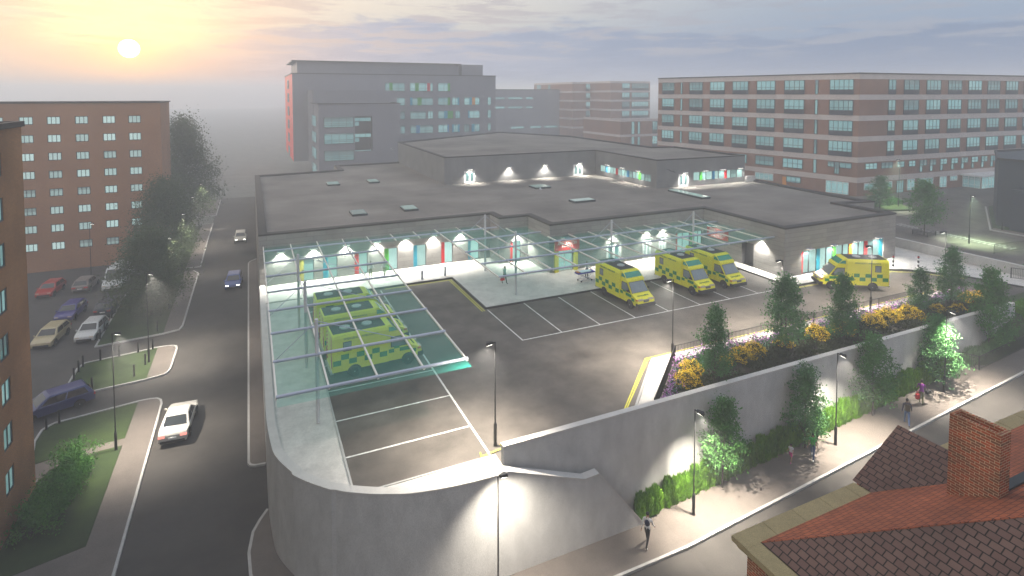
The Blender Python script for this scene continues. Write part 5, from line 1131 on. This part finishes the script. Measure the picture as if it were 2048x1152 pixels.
# hedge of upright conifer clumps
def hedge(label, x0, x1, y0, y1, zf, h, m, n, seed, clump=.55, ls=.16):
    t = thing('hedge', label, 'hedge', (x0, (y0+y1)/2, zf(x0))); rng = random.Random(seed); mb = MB().mat(m)
    core = MB().mat(m)
    k = int((x1 - x0) / .8)
    for i in range(k):
        a = x0 + (x1-x0)*i/k; b = a + (x1-x0)/k; hh = h * (.72 + .1*math.sin(i*2.1)); core.box((a, y0+.18, zf(a)-.2), (b, y1-.1, zf(a)+hh))
    cl = [(x0 + (x1-x0)*(i+rng.uniform(.2, .8))/((x1-x0)/clump), rng.uniform(.82, 1.08)) for i in range(int((x1-x0)/clump))]
    for i in range(n):
        cx, ch = rng.choice(cl); a = rng.uniform(0, 6.283); f = rng.random()
        z = zf(cx) + h*ch*f**.9; r_ = clump*.62*(1 - .45*f**3)*rng.uniform(.7, 1.05)
        x = min(x1, max(x0-.15, cx + math.cos(a)*r_)); y = (y0+y1)/2 + math.sin(a)*r_*(y1-y0)/(clump*1.25)
        u = Vector((rng.gauss(0, .25), rng.gauss(0, .25), 1)).normalized(); v = u.cross(Vector((math.cos(a+rng.gauss(0,.6)), math.sin(a+rng.gauss(0,.6)), .1))).normalized(); L = ls*rng.uniform(.7, 1.4); p = Vector((x, y, z))
        q = len(mb.v); mb.v += [tuple(p-v*L*.16), tuple(p+v*L*.16), tuple(p+u*L)]; mb.f.append((q, q+1, q+2)); mb.m.append(0); mb.sm.append(False)
    core.build('inner_growth', t, uv=False); mb.build('foliage', t, uv=False); return t
hedge('long bright green feathery hedge along the foot of the retaining wall', 18.9, 48.6, 24.42, 24.98, lambda x: zst(x)+.1, 1.5, M['leafH'], 60000, 4, .55, .2)
hedge('dark clipped hedge on the grass bank behind the footway railing', 49.6, 57.2, 24.15, 24.9, lambda x: zst(x)+.1, 1.2, M['leafA'], 9000, 8, .7)
hedge('broad clipped green hedge beyond the end of the retaining wall', 58.2, 70, 24.4, 25.8, lambda x: -.1 if x > 0 else 0, .95, M['leafH'], 14000, 9, .9)
hedge('low clipped hedge under the windows of the brick building', 88.5, 98, 58.2, 59.3, lambda x: .1, .9, M['leafA'], 4500, 10, .8, .25)
hedge('dark planting at the right edge beyond the low wall', 71, 82, 29, 31, lambda x: 0., 1.0, M['leafA'], 6000, 12, .8, .2)
# flower bed
rng = random.Random(17); mb = MB().mat(M['leafD'])
for i in range(520):
    x = rng.uniform(21.2, 58.5); y = rng.uniform(25.6, 28.4)
    if y > 25.4 + (x - 20.6)*.85: continue
    r_ = rng.uniform(.28, .5); hh = rng.uniform(.35, .75)
    for k in range(64):
        d = Vector((rng.gauss(0, 1), rng.gauss(0, 1), rng.gauss(0, 1))).normalized()*rng.uniform(.6, 1); leafquad(mb, Vector((x + d.x*r_, max(25.4, y + d.y*r_), .22 + abs(d.z)*hh)), .17, rng, .2)
tag(mb.build('low_shrubs', uv=False), 'dark green low shrubs covering the flower bed behind the retaining wall', 'ground cover', kind='stuff')
mb = MB().mat(M['leafG'])
for i in range(8000):
    x = rng.uniform(21.5, 59); y = rng.gauss(29.3, .42)
    if y > 30.15 or y > 25.2 + (x - 20.6)*.87: y = min(30.1, 25.0 + (x-20.6)*.87 - abs(rng.gauss(0, .4)))
    if y < 25.5: continue
    p = Vector((x, y, rng.uniform(.2, .62))); leafquad(mb, p, .2, rng, -.2)
    if rng.random() < .32:
        mb.mat(M['flowP']); leafquad(mb, Vector((x + rng.gauss(0, .1), min(30.15, y + .12), rng.uniform(.62, .9))), .13, rng); mb.mat(M['leafG'])
tag(mb.build('lilac_flowers', uv=False), 'band of lilac flowers and blue green leaves along the bed railing', 'flowers', kind='stuff')
def flowershrub():
    rng = random.Random(2); t = thing('flowering_shrub', 's', 'shrub', (0, 0, 0), 0, 'golden flowering shrubs', local=True); a = MB().mat(M['leafD']); b = MB().mat(M['flowY'])
    for i in range(1500):
        d = Vector((rng.gauss(0, 1), rng.gauss(0, 1), abs(rng.gauss(0, 1)))).normalized(); w = 1 + .25*mnoise.noise(d*2.2)
        leafquad(a, d*rng.uniform(.35, .8)*w + Vector((0, 0, .05)), .14, rng)
    for i in range(2300):
        d = Vector((rng.gauss(0, 1), rng.gauss(0, 1), abs(rng.gauss(.25, .8)))).normalized(); w = 1 + .3*mnoise.noise(d*2.2)
        if d.z < .12 or mnoise.noise(d*3.7) < -.28: continue
        leafquad(b, d*rng.uniform(.80, 1.0)*w, .09, rng, .5)
    a.build('foliage', t, uv=False); b.build('flowers', t, uv=False); return t
FS = [(24.4, 27.4, .8, 'at the near corner of the flower bed'), (25.7, 28.5, .75, 'second from the near corner of the bed'), (28.5, 28.5, .55, 'small, just behind the nearest bed tree'), (30.1, 28.5, .8, 'between the first and second bed trees, left one'), (31.6, 28.75, .75, 'between the first and second bed trees, right one'), (34.6, 28.8, .65, 'behind the wide bed tree'), (38.0, 28.8, .85, 'left of the tree that hides the ambulance'), (40.4, 28.5, .85, 'right behind the tree that hides the ambulance'), (43.9, 28.4, .85, 'left of the lamp post in the bed'), (46.0, 28.7, .9, 'just left of the bed lamp post foot'), (48.0, 28.2, .95, 'right of the bed lamp post'), (51.6, 28.0, .6, 'small, by the short bed tree'), (53.2, 27.3, .6, 'small, below the taller far bed tree'), (56.6, 28.2, .8, 'second from the far end of the bed'), (58.3, 27.9, .9, 'at the far end of the flower bed')]
for i, (x, y, s, w) in enumerate(FS): plant('FS', flowershrub, 'golden yellow flowering shrub ' + w, x, y - .35, .3, s*1.12, i*1.7)
HAZE = .0027
# ------------------------------------------------------------------ people
SK = mat('skin', (.42, .24, .16), .55, .05, tc='obj'); SKD = mat('darker skin', (.16, .09, .06), .55, .05, tc='obj')
CM = {}
def cloth(n, c):
    if n not in CM: CM[n] = mat(n, c, .85, .12, 9, tc='obj')
    return CM[n]
HAIRK = cloth('dark hair', (.018, .013, .010)); HAIRB = cloth('light brown hair', (.16, .10, .05))
def person(label, loc, rz, H=1.75, legs=((22, 8), (-20, 22)), arms=((-22, 18), (24, 22)), top='t', topc=None, legc=None, sleeve=1.0, legcov=1.0, skin=SK, hair=HAIRK, hairlen=.0, shoe=None, lean=3, splay=9, fem=False, group=None, armabd=None):
    t = thing('person', label, 'person', loc, R(rz), group, local=True); t.location = loc
    k = H / 1.75; V = []; E = []; RR = []
    def nv(p, r, par=None):
        V.append(Vector(p)); RR.append(r); i = len(V)-1
        if par is not None: E.append((par, i))
        return i
    sw = .165 if fem else .19; hw = .085
    ln = math.tan(R(lean)); X = lambda z: (z-.93)*ln
    pel = nv((0, 0, .95), (.115, .15)); sp = nv((X(1.12), 0, 1.12), (.10, .125 if fem else .135), pel); chs = nv((X(1.32), 0, 1.32), (.115, .155 if fem else .17), sp); nb = nv((X(1.47)+.01, 0, 1.47), (.055, .058), chs)
    hl = nv((X(1.55)+.03, 0, 1.555), (.066, .060), nb); hm = nv((X(1.62)+.035, 0, 1.635), (.092, .076), hl); ht = nv((X(1.7)+.03, 0, 1.705), (.075, .066), hm)
    seg = {}
    ank = []
    for s, (a, b), nm in ((1, legs[0], 'L'), (-1, legs[1], 'R')):
        a, b = R(a), R(b); h = Vector((0, s*hw, .90)); kn = h + Vector((math.sin(a), s*.01, -math.cos(a)))*.43; an = kn + Vector((math.sin(a-b), 0, -math.cos(a-b)))*.41; f = a - b; to = an + Vector((math.cos(f*.6), s*.03, math.sin(f*.6)-.16))*.17
        i1 = nv(h, .088 if not fem else .09, pel); i2 = nv(h.lerp(kn, .55), .075, i1); i3 = nv(kn, .058, i2); i4 = nv(kn.lerp(an, .4), .055, i3); i5 = nv(an, .040, i4); i6 = nv(an + (to-an)*.45 + Vector((0, 0, -.03)), .042, i5); i7 = nv(to, .034, i6); ank.append(min(an.z, to.z) - .045); seg[nm] = (h, kn, an, to)
    hands = []
    for s, (a, b), q in ((1, arms[0], 0), (-1, arms[1], 1)):
        ab = R((armabd or (splay, splay))[q]); a, b = R(a), R(b); sh = Vector((X(1.41), s*sw, 1.41)); d = lambda ang: Vector((math.sin(ang)*math.cos(ab*.4), s*math.sin(ab), -math.cos(ang)*math.cos(ab))).normalized()
        el = sh + d(a)*.285; wr = el + d(a+b)*.25; pa = wr + d(a+b)*.085
        j1 = nv(sh, .062, chs); j2 = nv(sh.lerp(el, .5), .050, j1); j3 = nv(el, .041, j2); j4 = nv(el.lerp(wr, .4), .038, j3); j5 = nv(wr, .027, j4); j6 = nv(pa, (.018, .036), j5); hands.append((s, wr, pa, d(a+b))); seg['a%d' % s] = (sh, el, wr, pa)
    z0 = min(ank)
    me = bpy.data.meshes.new('sk'); me.from_pydata([(v.x*k, v.y*k, (v.z-z0)*k) for v in V], E, []); ob = bpy.data.objects.new('sk', me); col.objects.link(ob)
    md = ob.modifiers.new('s', 'SKIN'); md.use_smooth_shade = True
    if not me.skin_vertices: me.attributes
    bm = bmesh.new(); bm.from_mesh(me); L = bm.verts.layers.skin.verify()
    for v, r_ in zip(bm.verts, RR): v[L].radius = (r_[0]*k, r_[1]*k) if isinstance(r_, tuple) else (r_*k, r_*k); v[L].use_root = False
    bm.verts.ensure_lookup_table(); bm.verts[0][L].use_root = True; bm.to_mesh(me); bm.free()
    sb = ob.modifiers.new('ss', 'SUBSURF'); sb.levels = 1; sb.render_levels = 1
    dg = bpy.context.evaluated_depsgraph_get(); bme = bpy.data.meshes.new_from_object(ob.evaluated_get(dg)); bpy.data.objects.remove(ob)
    mb = MB(); mats = {'skin': skin, 'top': topc, 'leg': legc, 'shoe': shoe or cloth('pale shoes', (.5, .5, .48)), 'hair': hair, 'eye': cloth('eye', (.02, .02, .02)), 'lip': cloth('lips', (.35, .10, .09))}
    def ds(p, a, b): ab = b-a; u = max(0, min(1, (p-a).dot(ab)/max(1e-9, ab.dot(ab)))); return (p-a-ab*u).length, u
    vs = [v.co.copy() for v in bme.vertices]; base = len(mb.v); mb.v += [tuple(v) for v in vs]
    for p in bme.polygons:
        c = Vector(p.center)/k; c.z += z0; best = (9, 'top'); 
        for nm in ('L', 'R'):
            h, kn, an, to = seg[nm]
            for a, b, q0 in ((h, kn, 0), (kn, an, 1), (an, to, 2)):
                d_, u = ds(c, a, b); d_ /= 1.0
                if d_ < best[0]: best = (d_, 'shoe' if q0 == 2 else 'leg' if (q0 + u) < 2*legcov else 'skin')
        for s in (1, -1):
            sh, el, wr, pa = seg['a%d' % s]
            for a, b, q0 in ((sh, el, 0), (el, wr, 1), (wr, pa, 2)):
                d_, u = ds(c, a, b)
                if d_ < best[0]: best = (d_, 'skin' if (q0 + u) > 2*sleeve else 'top')
        for a, b, nm in ((V[pel], V[sp], 'tr'), (V[sp], V[chs], 'tr'), (V[chs], V[nb], 'tr'), (V[nb], V[ht], 'skin')):
            d_, u = ds(c, a, b); d_ *= .55 if nm == 'tr' else .8
            if d_ < best[0]: best = (d_, nm)
        nm = best[1]
        if nm == 'tr': nm = 'leg' if c.z < .97 else 'skin' if c.z > 1.475 else 'top'
        mb.mat(mats[nm]); mb.f.append(tuple(base + q for q in p.vertices)); mb.m.append(mb.k); mb.sm.append(True)
    # hands: palm thickened by the skin, four fingers and a thumb
    mb.mat(skin)
    for s, wr, pa, d in hands:
        P = lambda v: (v.x*k, v.y*k, (v.z-z0)*k); fwd = Vector((1, 0, 0)); sidev = (fwd - d*fwd.dot(d)).normalized(); inn = Vector((0, -s, 0))
        for q, Lf in ((-.030, .062), (-.010, .074), (.010, .070), (.030, .056)):
            b0 = pa + sidev*q*.9; mb.tube([P(b0), P(b0 + d*Lf*.55 + inn*.006), P(b0 + d*Lf + inn*.024)], [.010*k, .009*k, .007*k], 5)
        th = wr.lerp(pa, .35) + sidev*.030; mb.tube([P(th), P(th + sidev*.028 + d*.022), P(th + sidev*.030 + d*.058 + inn*.012)], [.012*k, .010*k, .008*k], 5)
    hc = (V[hm] + Vector((.0, 0, .02))); P = lambda v: Vector((v.x*k, v.y*k, (v.z-z0)*k))
    fx = V[hm].x + .092
    mb.mat(mats['eye'])
    for s in (1, -1): mb.ell(P(Vector((fx-.012, s*.030, 1.635))), (.008*k, .012*k, .008*k), 6, 4)
    mb.mat(skin).ell(P(Vector((fx, 0, 1.605))), (.018*k, .012*k, .020*k), 6, 4)
    for s in (1, -1): mb.ell(P(Vector((V[hm].x-.005, s*.078, 1.62))), (.018*k, .010*k, .028*k), 6, 4)
    mb.mat(mats['lip']).ell(P(Vector((fx-.014, 0, 1.565))), (.008*k, .022*k, .007*k), 6, 4)
    body = bpy.data.objects.new('body', mb.make('body', uv=False)); link(body, t)
    hb = MB().mat(hair); hb.ell(P(V[hm] + Vector((-.018, 0, .035))), (.098*k, .086*k, .085*k), 12, 8, None, .08)
    if hairlen: hb.ell(P(V[hm] + Vector((-.065, 0, -.05 - hairlen*.3))), (.05*k, .075*k, (.08 + hairlen*.5)*k), 10, 7, None, .1)
    hb.build('hair', t, uv=False)
    t['_k'] = k; T_ = dict(k=k, z0=z0, V=V, chs=V[chs], hands=hands, P=P); bpy.data.meshes.remove(bme); return t, T_
WH = cloth('white cloth', (.62, .62, .62)); NV = cloth('navy cloth', (.015, .02, .05)); BK = cloth('black cloth', (.014, .014, .016)); DN = cloth('blue denim', (.05, .09, .19)); GN = cloth('bright green cotton', (.03, .42, .06)); PK = cloth('pink cotton', (.55, .05, .26)); PU = cloth('purple cloth', (.20, .02, .24)); KH = cloth('olive green cloth', (.15, .17, .07)); TG = cloth('dark green uniform', (.012, .08, .05)); PG = cloth('pale green uniform', (.30, .48, .38))
t, q = person('man in white and navy tracksuit top and black trousers on the footway', (18.2, 22.95, -4.88), 35, 1.78, ((24, 4), (-24, 16)), ((-18, 15), (20, 18)), topc=WH, legc=BK, hair=cloth('dark cap', (.02, .02, .025)))
v = MB().mat(NV); v.ell(q['P'](q['chs'] + Vector((-.035, 0, -.10))), (.115, .150, .20), 12, 8); v.build('navy_back_panel', t, uv=False)
for s in (1, -1):
    pass
person('little girl in white top and pink shorts walking beside the woman', (29.66, 23.75, -4.11), -160, 1.17, ((18, 4), (-18, 20)), ((10, 60), (-10, 95)), topc=WH, legc=PK, sleeve=.25, legcov=.42, hairlen=.1, shoe=PK, fem=True)
t, q = person('woman in bright green T-shirt and blue jeans walking along the footway', (31.0, 23.3, -4.0), -150, 1.68, ((26, 6), (-22, 18)), ((-15, 20), (18, 14)), topc=GN, legc=DN, sleeve=.32, hairlen=.12, fem=True, shoe=WH)
t, q = person('man in dark jacket and jeans with a backpack walking away on the footway', (38.85, 22.45, -3.37), 38, 1.78, ((20, 6), (-18, 14)), ((-12, 14), (14, 20)), topc=NV, legc=DN, skin=SKD, shoe=BK)
bp = MB().mat(cloth('brown backpack', (.06, .045, .025))); bp.box((-.30, -.14, 1.05), (-.12, .14, 1.48)); b_ = bp.build('backpack', t, bevel=.05)
t, q = person('person in purple jacket and olive trousers bending over a dark bag by the lamp', (41.95, 23.35, -3.12), 30, 1.62, ((14, 6), (-12, 10)), ((20, 30), (26, 34)), topc=PU, legc=KH, hairlen=.05, lean=24, shoe=BK)
def bag(label, x, y, z, m, w=.3, h=.34):
    g = thing('bag', label, 'bag', (x, y, z)); b = MB().mat(m); b.box((x-w/2, y-.09, z), (x+w/2, y+.09, z+h)); b.build('bag_body', g, bevel=.04)
    MB().mat(m).tube([(x-w*.3, y, z+h-.01), (x-w*.25, y, z+h+.14), (x+w*.25, y, z+h+.14), (x+w*.3, y, z+h-.01)], .014, 6).build('handle', g)
bag('red carrier bag held low by the person in purple', 41.70, 23.45, -2.75, M['p_red'], .28, .38); bag('dark bag in front of the person in purple', 42.45, 23.2, -2.42, BK, .4, .22)
person('paramedic in pale and dark green uniform walking under the front edge of the canopy', (21.95, 49.6, .13), -70, 1.74, ((16, 4), (-14, 12)), ((-16, 16), (14, 24)), topc=PG, legc=TG, sleeve=.4, hair=HAIRB, hairlen=.06, fem=True, shoe=BK)
bag('red kit bag carried by the paramedic under the canopy', 21.62, 49.35, .55, M['p_red'], .42, .25)
G2 = 'hospital staff by the stretcher'
person('staff member in white coat standing behind the stretcher', (30.05, 47.75, .13), -95, 1.72, ((3, 2), (-3, 3)), ((18, 40), (22, 38)), topc=WH, legc=BK, hair=HAIRB, hairlen=.06, fem=True, shoe=BK)
person('staff member in white top and green trousers at the stretcher end beside the ambulance', (30.95, 46.85, .13), 175, 1.76, ((4, 2), (-6, 4)), ((28, 34), (24, 36)), topc=WH, legc=TG, shoe=BK)
person('person in white top standing under the left canopy, left of the two', (10.55, 56.6, .13), -80, 1.74, ((5, 2), (-8, 5)), ((12, 50), (-8, 12)), topc=WH, legc=KH, shoe=BK); person('person in white top under the left canopy, right of the two', (11.9, 56.5, .13), -120, 1.72, ((10, 3), (-10, 8)), ((-10, 12), (12, 18)), topc=WH, legc=KH, hair=HAIRB, hairlen=.05, shoe=BK)
# hospital stretcher
sx, sy, sz = 29.45, 47.15, .13; t = thing('stretcher', 'wheeled hospital stretcher with blue mattress and orange pillow outside the adult entrance', 'stretcher', (sx, sy, sz), R(3)); ORG[t] = Vector((0, 0, 0))
BL = cloth('blue mattress vinyl', (.02, .03, .42)); SH = cloth('pale blue sheet', (.45, .60, .66)); OR = cloth('orange brown pillow', (.45, .17, .06))
MB().mat(BL).box((-1.0, -.32, .80), (1.0, .32, .90)).build('mattress', t, bevel=.03); MB().mat(SH).box((-.6, -.29, .902), (.62, .29, .97)).build('sheet', t, bevel=.03); MB().mat(OR).box((-.98, -.24, .902), (-.68, .24, 1.0)).build('pillow', t, bevel=.04)
f = MB().mat(M['steel'])
for y in (-.3, .3): f.tube([(-1.0, y, .77), (1.0, y, .77)], .022, 6); f.tube([(-.8, y, .76), (.55, y, .16)], .02, 6); f.tube([(.8, y, .76), (-.55, y, .16)], .02, 6); f.tube([(-.65, y, .15), (.65, y, .15)], .022, 6)
for x in (-.65, .65): f.tube([(x, -.3, .15), (x, .3, .15)], .02, 6)
f.build('frame', t)
for x in (-.6, .6):
    for y in (-.3, .3): MB().mat(M['rubber']).lathe([(.04, -.02), (.08, -.02), (.08, .02), (.04, .02)], n=12, T=Matrix.Translation((x, y, .08)) @ Matrix.Rotation(R(90), 4, 'X')).build('wheel', t)
# birds
def gull(label, p, rz, m1, m2, sc=1., roll=14):
    t = thing('gull', label, 'bird', p, R(rz), local=True); t.location = p; t.rotation_euler = (R(roll), R(-6), R(rz)); t.scale = (sc,)*3
    b = MB().mat(m1); b.tube([(-.24, 0, 0), (-.16, 0, .0), (0, 0, 0), (.14, 0, .02), (.2, 0, .035), (.25, 0, .03)], [.015, .045, .07, .05, .04, .012], 8); b.mat(M['amber']).tube([(.24, 0, .03), (.30, 0, .02)], [.012, .003], 5); b.mat(m1).mesh([(-.22, -.02, 0), (-.22, .02, 0), (-.36, .06, .0), (-.36, -.06, .0), (-.22, -.02, .012), (-.22, .02, .012), (-.36, .06, .008), (-.36, -.06, .008)], [(0,1,2,3), (7,6,5,4), (0,3,7,4), (1,5,6,2), (2,6,7,3)]); b.build('body', t)
    for s in (1, -1):
        w = MB().mat(m2); P = [(.09, 0, .04), (.12, .22, .12), (.05, .48, .10), (-.06, .66, .05), (-.10, .5, .07), (-.07, .24, .10), (-.08, 0, .03)]
        w.mesh([(x, s*(y+.03), z) for x, y, z in P] + [(x, s*(y+.03), z-.014) for x, y, z in P], [tuple(range(7)), tuple(range(13, 6, -1))] + [(i, 7+i, 7+(i+1) % 7, (i+1) % 7) for i in range(7)]); w.build('wing', t)
gull('dark gull with raised wings gliding in front of the upper storey windows', (40.04, 47.29, 10.24), 20, cloth('grey feather', (.16, .16, .16)), cloth('dark feather', (.04, .04, .04)), .8); gull('white gull flying low over the flat roof by a skylight', (27.55, 52.92, 8.4), 160, WH, cloth('pale feather', (.45, .45, .46)), .62, -10); gull('white gull flying in front of the far grey hospital block', (13.47, 59.6, 12.59), 190, WH, cloth('pale feather', (.45, .45, .46)), .75, 8)

# ------------------------------------------------------------------ haze
hm_ = bpy.data.materials.new('haze air'); hm_.use_nodes = True; N = hm_.node_tree.nodes; N.remove(N['Principled BSDF']); pvn = N.new('ShaderNodeVolumePrincipled')
pvn.inputs['Color'].default_value = (.97, .985, 1, 1); pvn.inputs['Density'].default_value = HAZE; pvn.inputs['Anisotropy'].default_value = .1
hm_.node_tree.links.new(pvn.outputs[0], N['Material Output'].inputs['Volume'])
hz_ = MB().mat(hm_).box((-950, -450, -8), (950, 1050, 29)).build('haze', uv=False); tag(hz_, kind='stuff')
